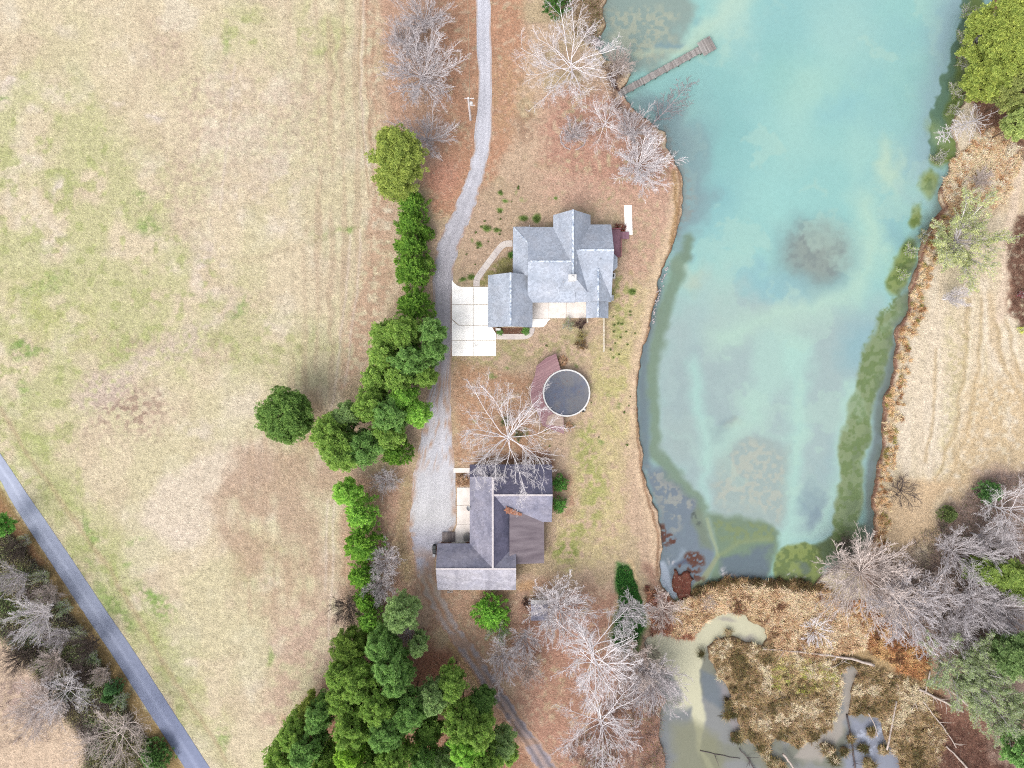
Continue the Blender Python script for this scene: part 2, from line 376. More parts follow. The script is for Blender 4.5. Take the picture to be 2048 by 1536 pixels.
paint(G, stroke([(1355,340),(1360,380),(1352,470),(1330,530),(1308,610),(1290,690),(1276,760),(1275,880),(1290,980),(1316,1070),(1314,1150)],2.2,3,2), (150,112,84), .85)
paint(G, stroke([(1346,345),(1353,420),(1343,490)],4,5,2), (170,132,88), .8)
paint(G, stroke([(1296,1130),(1318,1180),(1340,1210)],8,10,4), (168,126,108), .8)
paint(G, poly([(1060,1180),(1230,1190),(1230,1290),(1350,1330),(1350,1640),(1100,1640),(1030,1400),(990,1270)],40,20), (184, 134, 114), .85, N9,.15,.5)
paint(G, poly([(1290,1170),(1345,1200),(1390,1260),(1375,1290),(1300,1265)],6,8), (158,108,86), .9)
paint(G, poly([(860,1180),(1040,1180),(1000,1290),(960,1340),(880,1230)],16,10), (204,160,132), .8, N9,.2,.55)
paint(G, poly([(690,1330),(860,1230),(880,1300),(960,1400),(1090,1560),(1060,1700),(540,1700),(600,1440)],34,20), (160, 112, 90), .85)
paint(G, blob(880,1330,60,50,0,10), (182,124,98), .8); paint(G, stroke([(905,1290),(960,1370)],7,8,4), (196,160,116), .9)
paint(G, poly([(690,950),(840,940),(835,1200),(800,1230),(700,1180)],30,16), (194,150,126), .75, N9,.2,.5)
for (x, y, r) in [(764,1035,7),(780,1065,6),(790,1085,8),(805,1130,10),(812,1160,8),(770,1050,6),(752,980,6)]:
    paint(G, blob(x, y, r, r*1.6, 0, 5), (236,200,160), .8, N3,.35,.6)
paint(G, stroke([(815,960),(800,1060),(815,1150)],10,10,4), (178,158,116), .6)
paint(G, stroke([(830,1030),(880,1075)],8,8,4), (206,180,150), .5)
paint(G, poly([(985,925),(1105,925),(1100,905),(1060,900)],6,4), (128,86,70), .6)
paint(G, poly([(912,944),(938,944),(938,972),(912,972)],3,2), (150,112,84), .9)
# verge and thicket across the road
paint(G, poly([(-150,960),(0,975),(120,1150),(225,1310),(372,1536),(450,1680),(-150,1690)],6,5), (160,134,90), 1)
paint(G, poly([(-150,960),(0,1000),(60,1090),(90,1130),(-150,1200)],8,5), (164,120,86), .8)
paint(G, poly([(-150,1010),(0,1040),(90,1150),(190,1310),(330,1536),(400,1690),(-150,1690)],7,6), (96,90,74), 1)
paint(G, poly([(-150,1250),(20,1270),(70,1330),(100,1400),(180,1480),(170,1690),(-150,1690)],14,10), (224,196,168), .95)
paint(G, blob(60,1400,70,50), (196,168,160), .7, N9,.3,.6)

# east bank
EAST = [(1985,-150),(1960,100),(1900,300),(1880,380),(1895,420),(1850,500),(1820,600),(1790,680),(1768,850),(1745,1000),(1742,1110),(1800,1150),(2260,1150),(2260,-150)]
paint(G, poly(EAST, 8, 5), (226, 207, 176), 1)
paint(G, poly(EAST, 8, 5), (214, 198, 162), .6, fbm(GX, GY/5, 20, 4, 45), .5,.62)
paint(G, poly(EAST, 8, 5), (234, 219, 196), .6, fbm(GX, GY/6, 26, 4, 47), .5,.64)
paint(G, poly([(1830,640),(1900,600),(1900,900),(1850,960),(1800,920),(1800,760)],20,8), (231, 214, 190), .5)
paint(G, stroke([(1900,640),(1905,800),(1880,960)],12,12,4), (208,196,150), .6, N9,.3,.6)
paint(G, stroke([(1975,600),(1990,700),(2060,780),(2150,900)],14,10,4), (214,186,146), .6)
for pts in ([(1935,600),(1930,740),(1905,880),(1870,960)],[(1960,600),(1958,740),(1930,880),(1890,980)],[(1990,640),(2010,740),(2060,840),(2140,930)],[(2012,640),(2034,740),(2090,830)],[(1870,700),(1868,840),(1850,920)]):
    paint(G, stroke(pts, 3.5, 4, 4), (192,166,124), .55); paint(G, stroke([(x+9,y) for x,y in pts], 3, 4, 4), (240,224,198), .6)
paint(G, blob(1925,700,16,90,4,10,.1), (196,180,130), .6, N9,.35,.6); paint(G, blob(1960,1010,60,50,0,14,.1), (206,178,128), .6, N9,.3,.6)
paint(G, stroke([(1968,560),(1972,680),(2020,780),(2080,900)],6,6,3), (238,222,198), .7)
paint(G, poly([(1950,760),(2260,720),(2260,960),(2000,950),(1900,1050),(1880,980)],26,10), (214,184,140), .7, N9,.2,.6)
paint(G, blob(1845,1030,24,34), (226,218,208), .7)
paint(G, poly([(1880,330),(1960,270),(2060,270),(2050,420),(1960,440),(1900,420)],14,8), (222,196,160), .8)
paint(G, stroke([(2045,330),(2030,400),(2012,470),(2010,560),(2000,640)],9,6,3), (232,208,182), .9)
paint(G, poly([(2030,430),(2260,400),(2260,700),(2060,700),(2036,640),(2012,620),(2018,520)],8,6), (142,104,86), .95, N9,.2,.5)
paint(G, poly([(1940,-150),(2260,-150),(2260,330),(2060,300),(1990,270),(1940,200),(1950,80)],14,8), (146, 104, 84), .95)
paint(G, blob(1880,440,14,22), (120,72,52), .9)
paint(G, poly([(1745,1010),(1765,1000),(1760,1110),(1745,1120)],5,4), (196,130,98), .9)
SH = [(1905,300),(1885,370),(1897,415),(1868,450),(1850,500),(1822,580),(1818,620),(1797,670),(1786,740),(1774,800),(1769,860),(1757,950),(1748,1000),(1747,1090)]
paint(G, stroke(SH,4,4,4), (132,88,72), .9)
paint(G, stroke([(x+14,y) for x,y in SH],7,8,6), (196,166,124), .7, N9,.35,.6)
# south-east woods and marsh
paint(G, poly([(1700,1120),(1760,1095),(1850,1130),(1880,1040),(1960,940),(2260,930),(2260,1700),(1820,1700),(1900,1500),(1880,1400),(1820,1250),(1740,1210)],20,10), (184, 154, 138), 1)
paint(G, poly([(1845,1090),(1880,1080),(1870,1000),(1930,960),(1800,960),(1745,1020),(1745,1100),(1790,1120)],14,8), (222,190,150), .9)
MARSH = [(1330,1205),(1400,1175),(1520,1168),(1640,1175),(1700,1200),(1790,1260),(1870,1330),(1900,1440),(1850,1600),(1800,1690),(1340,1690),(1420,1330)]
paint(G, poly(MARSH, 10, 8), (186, 156, 112), 1)
paint(G, poly(MARSH, 10, 8), (132, 106, 78), .6, N25, .4,.64)
paint(G, stroke([(1375,1190),(1400,1176),(1430,1162),(1470,1163),(1520,1167),(1560,1169),(1600,1165),(1640,1174)],5,6,4), (98,78,56), .8)
paint(G, poly([(1400,1180),(1640,1180),(1700,1230),(1620,1250),(1540,1250),(1500,1228),(1420,1230),(1380,1260),(1350,1240)],12,8), (206,174,128), .8)
paint(G, poly([(1860,1380),(1960,1430),(2000,1560),(1880,1690),(1860,1500)],16,10), (136, 94, 78), .9)
# beds under the water
bed = np.clip(wet * 1.4, 0, 1)
paint(G, sst(wet, .35, .7), (96, 92, 78), 1)
paint(G, sst(wet, .1, .35) * (1 - sst(wet, .5, .8)), (134, 102, 82), .6)
far = np.clip(np.maximum(np.maximum(-150 - GX, GX - 2198), np.maximum(-150 - GY, GY - 1688)) / 40, 0, 1).astype(np.float32)
paint(G, far, (206, 188, 152), 1)
isl_leaf = poly([(1335,1160),(1341,1136),(1358,1140),(1378,1140),(1394,1152),(1394,1174),(1376,1194),(1358,1198),(1340,1184)], 3, 7) * sst(wet, .0, .05)
paint(G, isl_leaf, (118, 68, 56), 1)
G = np.clip(G.mean(-1, keepdims=True) * .10 + G * .90, 0, 255)
Gl = lin(G * (0.94 + 0.12 * N3[..., None])) * KALB
gcol = np.concatenate([Gl, np.ones((NY, NX, 1))], -1)

WXm = (GX - 1024) * PX; WYm = (768 - GY) * PX
def grid_faces(mask=None):
    idx = np.arange(NY * NX).reshape(NY, NX)
    q = np.stack([idx[1:, :-1], idx[1:, 1:], idx[:-1, 1:], idx[:-1, :-1]], -1)
    if mask is not None: q = q[mask]
    return q.reshape(-1, 4)
m_ground = mat_vcol('ground_cover', 0.97, 0.17, 0.9, 3.3, 0.2, 0.1, specks=0.42)
me = mesh_np('ground', np.stack([WXm, WYm, ZG], -1), grid_faces(), m_ground, True, gcol)
tag(obj_me('ground', me), kind='structure')

# ---- water colours
Wc = np.zeros((NY, NX, 3), np.float32); Wc[:] = (144, 205, 204)
paint(Wc, ALL, (158, 211, 205), .7, fbm(GX,GY,170,3,71), .42,.66)
paint(Wc, ALL, (138, 198, 204), .6, fbm(GX,GY,150,3,73), .5,.7)
def wblob(x,y,rx,ry,rot,c,a,h=.05,w=14): paint(Wc, blob(x,y,rx,ry,rot,w,h), c, a)
def wst(pts,w,soft,c,a,warp=8): paint(Wc, stroke(pts,w,soft,warp), c, a)
paint(Wc, poly([(1300,620),(1500,560),(1800,620),(1740,900),(1660,1080),(1420,1090),(1290,900)],60,14), (164,186,190), .9)
wst([(1480,-20),(1440,40),(1380,90),(1330,110)],20,26,(190,218,196),.75)
wblob(1470,30,60,120,0,(178,216,204),.6); wblob(1700,70,90,110,0,(160,210,205),.7)
wblob(1620,170,80,60,0,(166,214,200),.5)
wblob(1785,330,34,70,-8,(184,216,194),.85); wst([(1800,370),(1830,400),(1885,412)],6,16,(150,190,200),.7)
wst([(1730,400),(1755,470),(1745,540),(1690,600),(1600,620),(1500,650),(1450,680)],20,32,(178,218,200),.8)
wblob(1560,390,70,50,0,(150,212,210),.6)
wblob(1800,470,34,60,-20,(128,182,198),.6); wblob(1730,690,60,80,20,(130,182,200),.65); wblob(1480,300,60,160,0,(140,202,206),.4)
wblob(1540,560,90,40,20,(126,186,204),.6); wblob(1430,400,60,80,0,(124,186,200),.6); wblob(1690,220,60,40,-20,(134,196,208),.5); wblob(1450,250,70,150,0,(124,188,192),.55); wblob(1400,300,50,110,0,(126,170,180),.6); wblob(1560,130,60,90,0,(136,200,196),.5)
wst([(1950,-80),(1900,60),(1880,200),(1850,330)],30,40,(142,176,196),.8)
wblob(1640,505,84,84,0,(120,150,160),.75,.3,10); wblob(1636,505,60,62,0,(146,158,154),.8,.4,8)
paint(Wc, blob(1636,500,62,64,0,8,.6), (122,136,142), .5, N9,.4,.65)
# shallow weedy west side
paint(Wc, poly([(1200,-150),(1390,-150),(1380,40),(1340,100),(1300,140),(1240,160),(1190,100)],20,16), (142,160,156), .85)
paint(Wc, poly([(1210,20),(1350,10),(1330,90),(1290,130),(1210,100)],16,16), (178,184,164), .8, N9,.42,.6)
wblob(1340,85,26,12,20,(120,160,180),.7); wst([(1240,110),(1310,95),(1400,105)],4,10,(190,210,184),.6)
wblob(1400,50,24,16,0,(126,180,190),.6)
paint(Wc, poly([(1240,190),(1330,190),(1400,260),(1420,380),(1400,470),(1350,540),(1340,360),(1300,260)],26,14), (130,160,172), .85)
paint(Wc, poly([(1320,240),(1370,300),(1385,400),(1370,470),(1350,470),(1362,380),(1340,300)],12,12), (150,156,160), .7, N9,.4,.6)
wblob(1390,555,40,34,0,(186,196,178),.7,.1); wst([(1385,700),(1400,620),(1420,560)],16,20,(160,192,198),.5)
paint(Wc, poly([(1328,860),(1340,720),(1400,700),(1460,760),(1440,880),(1400,1010),(1350,950)],24,16), (156,180,186), .7, N25,.3,.6)
# plumes at the south end
paint(Wc, poly([(1430,1010),(1440,920),(1470,880),(1530,860),(1580,900),(1590,1000),(1570,1060),(1480,1040)],14,12), (158,178,178), .9)
paint(Wc, poly([(1440,1000),(1450,930),(1500,880),(1560,900),(1580,980),(1560,1040)],14,12), (184,188,176), .75, N9,.42,.6)
wblob(1450,860,26,44,30,(134,160,172),.85,.3); wblob(1470,850,24,30,0,(178,190,174),.6,.1)
wblob(1360,880,34,60,0,(160,180,182),.6,.2); wblob(1622,1010,22,46,14,(132,158,176),.95,.4); wblob(1660,930,20,70,10,(150,182,192),.6)
wst([(1390,730),(1398,800),(1415,870),(1416,930),(1412,1010),(1416,1040)],[14,16,10,7,5,3],16,(166,216,208),.72,7)
wst([(1300,880),(1340,860),(1380,880),(1408,940)],5,9,(166,196,194),.6,8); wst([(1500,800),(1530,860),(1590,880)],8,12,(170,206,198),.6,8); wst([(1440,1000),(1500,1010),(1560,1050)],3,7,(168,190,186),.5,8)
wst([(1416,920),(1450,890),(1490,850),(1530,780),(1560,700)],[6,8,14,28,46],20,(170,214,204),.7,8)
wst([(1600,700),(1600,850),(1594,950),(1590,1040),(1572,1085),(1556,1100)],[30,20,16,12,10,3],20,(168,216,206),.8,8)
wst([(1570,1080),(1620,1066),(1650,1040),(1668,980),(1688,880),(1705,780)],[8,7,8,10,12,18],15,(166,212,202),.75,8)
# olive water weed
AL = (120,144,104)
wst([(1384,478),(1362,530),(1340,590),(1322,660),(1310,730),(1306,800),(1308,860),(1316,905),(1340,950),(1375,985),(1405,1020)],[8,12,14,13,12,12,12,14,16,18,14],8,(116,140,116),.8,6)
wst([(1330,545),(1310,620),(1296,690),(1288,760),(1288,860),(1296,930)],[4,6,7,9,10,9],8,(100,116,134),.8,4)
paint(Wc, poly([(1290,930),(1330,950),(1390,1010),(1420,1060),(1440,1110),(1400,1180),(1350,1205),(1315,1150),(1320,1060)],12,8), (112,124,146), .9)
paint(Wc, poly([(1295,940),(1330,950),(1385,1020),(1350,1060),(1318,1020)],12,10), (164,164,158), .75, N9,.45,.6)
paint(Wc, poly([(1420,1030),(1450,1026),(1500,1040),(1545,1050),(1562,1072),(1552,1110),(1535,1165),(1430,1165),(1400,1180),(1440,1110)],9,8), (114,138,112), .9)
paint(Wc, poly([(1420,1040),(1500,1045),(1550,1060),(1550,1100),(1520,1080),(1450,1080)],8,10), (134,150,96), .7, N9,.35,.6)
paint(Wc, poly([(1450,1110),(1540,1100),(1535,1165),(1440,1165)],9,10), (98,114,140), .8)
paint(Wc, poly([(1395,1015),(1420,1035),(1430,1100),(1405,1090),(1385,1050)],8,6), (122,138,116), .8)
paint(Wc, poly([(1548,1165),(1552,1110),(1575,1090),(1610,1086),(1640,1100),(1652,1130),(1648,1175)],4,5), (140,158,88), 1)
paint(Wc, poly([(1548,1165),(1552,1110),(1575,1090),(1610,1086),(1640,1100),(1652,1130),(1648,1175)],4,5), (104,126,70), .8, N9,.5,.6)
wblob(1595,1140,16,12,0,(106,124,112),.9,.4)
paint(Wc, poly([(1625,1095),(1680,1060),(1745,1050),(1740,1110),(1680,1130),(1650,1130)],6,6), (92,108,70), .9)
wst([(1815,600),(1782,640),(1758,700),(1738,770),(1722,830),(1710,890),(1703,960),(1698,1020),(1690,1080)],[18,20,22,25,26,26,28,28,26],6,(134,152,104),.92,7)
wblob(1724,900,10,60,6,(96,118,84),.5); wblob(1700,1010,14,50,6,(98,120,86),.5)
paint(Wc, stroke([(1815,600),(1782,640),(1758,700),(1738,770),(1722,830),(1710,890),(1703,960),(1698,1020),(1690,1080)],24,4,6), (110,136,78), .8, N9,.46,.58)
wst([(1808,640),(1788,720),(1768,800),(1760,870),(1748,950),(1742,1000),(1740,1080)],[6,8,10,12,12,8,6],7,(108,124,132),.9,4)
for (x,y,rx,ry,rot) in [(1860,368,20,29,15),(1836,428,14,21,5),(1812,520,22,44,25),(1796,560,18,24,20),(1886,318,24,18,0)]:
    paint(Wc, blob(x,y,rx,ry,rot,6,.6), (140,160,92), 1); paint(Wc, blob(x,y,rx,ry,rot,6,.5), (104,130,62), .8, N9,.5,.62)
wst([(1950,-150),(1950,30),(1930,130),(1905,190),(1895,260),(1885,300)],[16,18,22,26,30,26],3,(96,132,112),1,10)
wst([(1955,-150),(1955,30),(1935,130),(1918,190),(1915,260),(1895,310)],[10,12,14,16,18,18],8,(120,142,66),.9,6)
wst([(1870,250),(1885,280)],12,14,(150,174,110),.7)
sh = poly(POND, 50, 6); edge_ = np.clip((1 - sh) * 2.3 - .25, 0, 1) * np.clip(sst(GX, 1640, 1720) * sst(GY, 330, 420) + sst(GY, 1060, 1090) * sst(GX, 1630, 1680), 0, 1)
paint(Wc, edge_, (104, 118, 112), .8, N25, .2, .5)
paint(Wc, np.clip((1 - sh) * 1.6 - .2, 0, 1), (124, 134, 132), .4, N9, .3, .65)
# blue-violet corner, leaf rafts, outflow
wst([(1324,1128),(1330,1165),(1352,1200)],[7,9,5],4,(176,190,214),.95,4); wst([(1330,1140),(1355,1118),(1372,1095)],3,8,(160,176,200),.7)
wst([(1352,1202),(1390,1180),(1412,1152),(1430,1125),(1440,1112)],[4,6,6,5,3],3,(150,160,126),.95,2)
wst([(1440,1112),(1425,1070),(1417,1040)],3,2,(156,172,140),.9,2); wst([(1440,1112),(1480,1085),(1540,1080)],4,6,(142,158,112),.7,2)
wblob(1365,1135,30,14,0,(74,84,120),.7,.2)
for (x,y,rx,ry) in [(1449,1146,8,12),(1466,1152,10,5),(1340,1122,8,14),(1576,1150,8,4),(1608,1158,10,5),(1590,1155,6,3),(1640,1168,8,5),(1424,1165,6,8)]:
    paint(Wc, blob(x,y,rx,ry,0,8,.1), (214,206,214), .9, N3,.4,.6)
LEAF = (104,58,48)
paint(Wc, blob(1388,1117,19,20,0,10,.75), LEAF, 1, N3, .25,.4)
paint(Wc, blob(1345,1074,8,12,0,8,.7), LEAF, 1, N3,.35,.5); paint(Wc, blob(1326,1066,9,26,-20,8,.7), LEAF, 1, N3,.35,.5); paint(Wc, blob(1372,1148,32,18,0,12,.5), LEAF, .95, N9,.5,.58)
paint(Wc, stroke([(1390,1035),(1400,1050)],6,4,6), (80,90,90), .8, N3,.5,.6)
# marsh pools
# cloudy streaks through the open water and fine mottling in the shallows
cl = sst(fbm(GX + WX * 40, GY + WY * 40, 90, 5, 111), .46, .66); paint(Wc, poly([(1400,-150),(1900,-150),(1860,400),(1780,620),(1700,900),(1600,1060),(1400,900),(1400,500)],60,14), (176,214,200), .38, cl, .2, .8)
paint(Wc, ALL, (130,170,170), .06, N3 * .6 + N9 * .4, .5, .66)
south = sst(GY, 1208, 1216)
def pm(M, c, a=1.0, nz=None, lo=.4, hi=.6): paint(Wc, M * south, c, a, nz, lo, hi)
pm(ALL, (142,144,148)); pm(ALL, (132,134,120), .8, N70,.45,.6)
pm(poly([(1290,1290),(1305,1265),(1357,1280),(1399,1266),(1422,1236),(1500,1228),(1540,1265),(1530,1296),(1500,1285),(1436,1283),(1413,1297),(1405,1320),(1398,1340),(1404,1370),(1407,1395),(1413,1420),(1408,1450),(1405,1490),(1400,1515),(1393,1500),(1390,1450),(1380,1420),(1360,1428),(1340,1432),(1330,1425),(1366,1402),(1362,1380),(1345,1350),(1300,1340)],4,4), (214,210,178), 1)
pm(poly([(1405,1500),(1420,1520),(1432,1560),(1422,1560),(1408,1520)],2,2), (196,196,164), .9)
pm(stroke([(1400,1500),(1425,1540)],3,3,2), (200,200,168), .9)
pm(blob(1460,1245,20,5,10,6,.2), (176,168,160), .8); pm(blob(1500,1275,22,12,10,8,.2), (168,160,158), .8); pm(blob(1310,1340,24,34,0,10,.1), (176,168,148), .8)
pm(poly([(1330,1410),(1380,1420),(1398,1500),(1420,1600),(1335,1600),(1322,1450)],7,5), (128,134,144), .8)
pm(poly([(1350,1450),(1390,1440),(1440,1480),(1450,1600),(1350,1600)],14,6), (142,142,112), .75)
pm(poly([(1400,1340),(1440,1360),(1460,1410),(1440,1420),(1412,1400)],6,4), (112,124,140), .9)
pm(poly([(1440,1370),(1500,1430),(1520,1490),(1480,1480),(1450,1420)],8,6), (160,150,158), .8)
pm(poly([(1590,1520),(1640,1470),(1690,1430),(1670,1350),(1715,1330),(1720,1400),(1690,1470),(1640,1530)],6,6), (176,166,160), .95)
pm(poly([(1690,1560),(1700,1440),(1790,1430),(1810,1560)],8,6), (146,152,178), .9)
pm(poly([(1715,1450),(1770,1450),(1765,1530),(1730,1530)],8,12), (190,198,226), .9, N9,.48,.58)
wgrain = (fbm(GX, GY, 5, 2, 91) - .5)[..., None] * 5
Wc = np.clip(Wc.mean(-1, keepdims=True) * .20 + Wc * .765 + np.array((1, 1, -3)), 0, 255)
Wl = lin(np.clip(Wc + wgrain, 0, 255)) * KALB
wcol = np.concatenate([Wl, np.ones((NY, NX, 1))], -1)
mw, ntw, bw = new_mat('murky_water', 0.12, 0.5); bw.inputs['IOR'].default_value = 1.33
aw = ntw.nodes.new('ShaderNodeAttribute'); aw.attribute_name = 'Col'
gw = nrange(ntw, nnoise(ntw, 2.6, 3, .7), .3, .7, .975, 1.025)
ntw.links.new(nmul(ntw, aw.outputs['Color'], gw), bw.inputs['Base Color'])
nbump(ntw, bw, nnoise(ntw, 1.2, 3, .6), 0.02, 0.4)
wm = wet > 0.02
cell = wm[:-1, :-1] | wm[1:, 1:] | wm[1:, :-1] | wm[:-1, 1:]
yy = GY[:-1, :-1]
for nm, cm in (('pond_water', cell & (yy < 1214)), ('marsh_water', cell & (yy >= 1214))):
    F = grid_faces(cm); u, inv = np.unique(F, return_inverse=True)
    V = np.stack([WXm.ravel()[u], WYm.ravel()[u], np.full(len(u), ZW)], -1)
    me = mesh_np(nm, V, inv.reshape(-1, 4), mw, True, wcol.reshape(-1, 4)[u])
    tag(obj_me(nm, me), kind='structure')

# ---- sampled lookups used by the planting
def lut(px, py):
    i = np.clip(np.searchsorted(xs, px), 0, NX - 1); j = np.clip(np.searchsorted(ys, py), 0, NY - 1)
    return j, i
def wet_at(px, py): j, i = lut(px, py); return wet[j, i]
# ---------------------------------------------------------------- roads and paving
def resample(pts, d):
    pts = np.asarray(pts, float); seg = np.hypot(*np.diff(pts[:, :2], axis=0).T); s = np.concatenate([[0], np.cumsum(seg)])
    t = np.arange(0, s[-1], d)
    return np.stack([np.interp(t, s, pts[:, k]) for k in range(pts.shape[1])], 1)
def smooth1(a, n):
    k = np.hanning(n + 2)[1:-1]; k /= k.sum(); p = n // 2
    return np.stack([np.convolve(np.pad(a[:, i], (p, n - 1 - p), 'edge'), k, 'valid') for i in range(a.shape[1])], 1)
def ribbon(name, rows, colf, mat, ncross=14, jag=0.0, z=0.02, d=3.0, sm=9):
    """rows: (left x, right x, y) in photo pixels; colf(u, x, y) gives display colours"""
    R = smooth1(resample(rows, d), sm); n = len(R)
    u = np.linspace(0, 1, ncross)[None, :]
    lx = R[:, 0] + (fbm(R[:, 0] * 0, R[:, 2] * 1.0, 9, 3, 3) - .5) * jag * 2
    rx = R[:, 1] + (fbm(R[:, 0] * 0 + 50, R[:, 2] * 1.0, 9, 3, 3) - .5) * jag * 2
    X = lx[:, None] * (1 - u) + rx[:, None] * u
    Y = np.broadcast_to(R[:, 2][:, None], X.shape) if rows[0].__len__() == 3 else R[:, 2][:, None] * (1 - u) + R[:, 3][:, None] * u
    C = lin(colf(np.broadcast_to(u, X.shape), X, Y)) * KALB
    V = np.stack([(X - 1024) * PX, (768 - Y) * PX, np.full(X.shape, z)], -1)
    idx = np.arange(n * ncross).reshape(n, ncross)
    F = np.stack([idx[1:, :-1], idx[1:, 1:], idx[:-1, 1:], idx[:-1, :-1]], -1).reshape(-1, 4)
    return obj_me(name, mesh_np(name, V, F, mat, False, np.concatenate([C, np.ones(C.shape[:2] + (1,))], -1).reshape(-1, 4)))
GR = [(948,975,-120),(949,976,0),(953,981,60),(956,984,120),(957,986,170),(957,987,210),(955,986,250),(950,982,290),(941,975,330),(930,965,360),(918,955,395),(905,945,425),(890,933,455),(877,920,485),(869,911,515),(865,904,550),
      (863,904,600),(864,904,650),(866,904,712),(862,902,750),(856,901,790),(850,902,830),(843,905,870),(836,906,910),(829,908,940),(824,914,975),(820,914,1000),(818,914,1030),(820,910,1058),(822,898,1070),(824,880,1085),(826,870,1105),
      (828,866,1130),(836,876,1165),(846,888,1190),(862,902,1220),(880,918,1250),(898,938,1275),(915,958,1300),(934,976,1330),(950,992,1355),(966,1008,1380),(984,1028,1405),(1002,1045,1430),(1018,1060,1455),(1036,1080,1480),(1055,1102,1510),(1075,1125,1545),(1110,1165,1600),(1170,1230,1690)]
def lerp3(y, keys):
    k = np.array([a[0] for a in keys], float); c = np.array([a[1] for a in keys], float)
    return np.stack([np.interp(y, k, c[:, i]) for i in range(3)], -1)
def col_gravel(u, x, y):
    C = lerp3(y, [(0,(216,216,226)),(280,(208,208,217)),(440,(192,190,198)),(620,(184,179,185)),(720,(190,181,184)),(800,(200,194,198)),(900,(210,209,217)),(1040,(214,212,214)),(1080,(186,184,196)),(1130,(176,176,190)),(1160,(196,180,164)),(1220,(190,176,170)),(1320,(182,172,176)),(1540,(170,160,168))])
    n = fbm(x, y, 14, 4, 21)[..., None]; C = C * (0.93 + 0.14 * n)
    tr = np.exp(-((np.abs(u - .5) - .2) / .09) ** 2)[..., None]                    # wheel tracks
    C = C + tr * 8 * (y[..., None] < 1100)
    lit = sst(fbm(x, y, 7, 4, 23, .7) * .75 + fbm(x, y, 40, 2, 24) * .25, .50, .60) * sst(y + (fbm(x, y, 12, 3, 28) - .5) * 90, 690, 780) * (1 - sst(y, 900, 960)) * .75
    lit = np.maximum(lit, sst(fbm(x, y, 20, 4, 25), .45, .62) * sst(y, 1080, 1130) * .65)
    e = np.minimum(u, 1 - u); lit = np.maximum(lit, sst(fbm(x, y, 10, 3, 27), .35, .6) * (1 - sst(e, 0.02, .16)) * .8)
    med = np.exp(-((u - .5) / .14) ** 2) * sst(y, 1100, 1170) * (.45 + .9 * fbm(x, y, 18, 3, 66)) * (1 - .6 * sst(y, 1330, 1400))
    lit = np.maximum(lit, sst(y, 1100, 1160) * (1 - sst(e + (fbm(x, y, 11, 3, 67) - .5) * .35, .04, .2)) * .95)
    lit = np.clip(np.maximum(lit, med), 0, 1)[..., None]
    C = C * (1 - lit) + np.array((190, 152, 126)) * lit
    rut = np.exp(-((np.abs(u - .5) - .2) / .1) ** 2)[..., None] * sst(y, 1330, 1400)[..., None]
    return np.clip(C * (1 - .22 * rut), 0, 255)
m_gravel = mat_vcol('gravel', 0.95, 0.12, 2.4, 6.5, 0.06)
tag(ribbon('gravel_driveway', GR, col_gravel, m_gravel, 26, 5.0, 0.02, 2.5), kind='structure')
RD = [(-175,-127,625,585),(-60,-25,836,790),(0,12,975,935),(23,63,1003,1000),(115,128,1145,1092),(160,195,1214,1199),(223,240,1307,1265),(300,297,1425,1342),(370,417,1536,1536),(440,500,1640,1655),(500,560,1740,1760)]
RD = [(-120,-66,780,828-24),(-60,-4,872,900),(0,40,958,966),(23,63,1003,1000),(65,107,1069,1064),(115,160,1145,1142),(160,202,1214,1206),(223,264,1307,1296),(300,342,1428,1416),(370,415,1536,1528),(440,484,1645,1636)]
def col_road(u, x, y):
    C = np.zeros(u.shape + (3,)); C[:] = (160, 167, 188)
    C += (np.exp(-((u - .5) / .10) ** 2) * 16)[..., None]
    C += (fbm(x, y, 60, 3, 29)[..., None] - .5) * 12 + (fbm(x, y, 5, 2, 30)[..., None] - .5) * 8
    C += ((1 - sst(y, 950, 1200)) * 18)[..., None]
    C -= ((1 - sst(np.minimum(u, 1 - u), 0, .07)) * 12)[..., None]
    C -= (sst(y, 1180, 1480) * 18)[..., None] * np.array((1, .95, .6)); pass
    return np.clip(C, 0, 255)
m_asph = mat_vcol('asphalt', 0.9, 0.06, 1.5, 8.0, 0.01)
tag(ribbon('road', RD, col_road, m_asph, 16, 0.8, 0.03, 3.0), kind='structure')
# broken gravel edge of the road, loose gravel beside the drive are in the ground colours

m_conc = mat_plain('concrete', alb(255,252,248,.84), alb(248,244,238,.76), 0.5, 0.8, 0.3, amp=0.05, fine=9)
# two oily stains on the parking pad
_n = m_conc.node_tree; _b = _n.nodes['Principled BSDF']; _src = _b.inputs['Base Color'].links[0].from_socket
_tc = _n.nodes.new('ShaderNodeTexCoord'); _col = _src
for _p, _r, _a in ((P(952.5, 689), .62, .5), (P(924, 640), 2.2, .28), (P(915, 700), 1.6, .12)):
    _v = _n.nodes.new('ShaderNodeVectorMath'); _v.operation = 'DISTANCE'; _n.links.new(_tc.outputs['Object'], _v.inputs[0]); _v.inputs[1].default_value = (_p.x, _p.y, .07)
    _f = nmath(_n, 'MULTIPLY', nrange(_n, _v.outputs['Value'], _r * .45, _r, _a, 0), nrange(_n, nnoise(_n, 1.7, 4, .75), .38, .6, .25, 1))
    _col = nmix(_n, _f, _col, alb(120,118,122))
_n.links.new(_col, _b.inputs['Base Color'])
m_conc2 = mat_plain('weathered_concrete', alb(252,244,238,.6), alb(240,230,222,.56), 0.7, 0.85, 0.3, amp=0.08, fine=9)
m_walk = mat_plain('walk_concrete', alb(238,228,220), alb(216,204,200), 0.6, 0.85, 0.3, amp=0.07, fine=9)
m_joint = mat_plain('joint_sand', alb(150,140,130), rough=0.95)
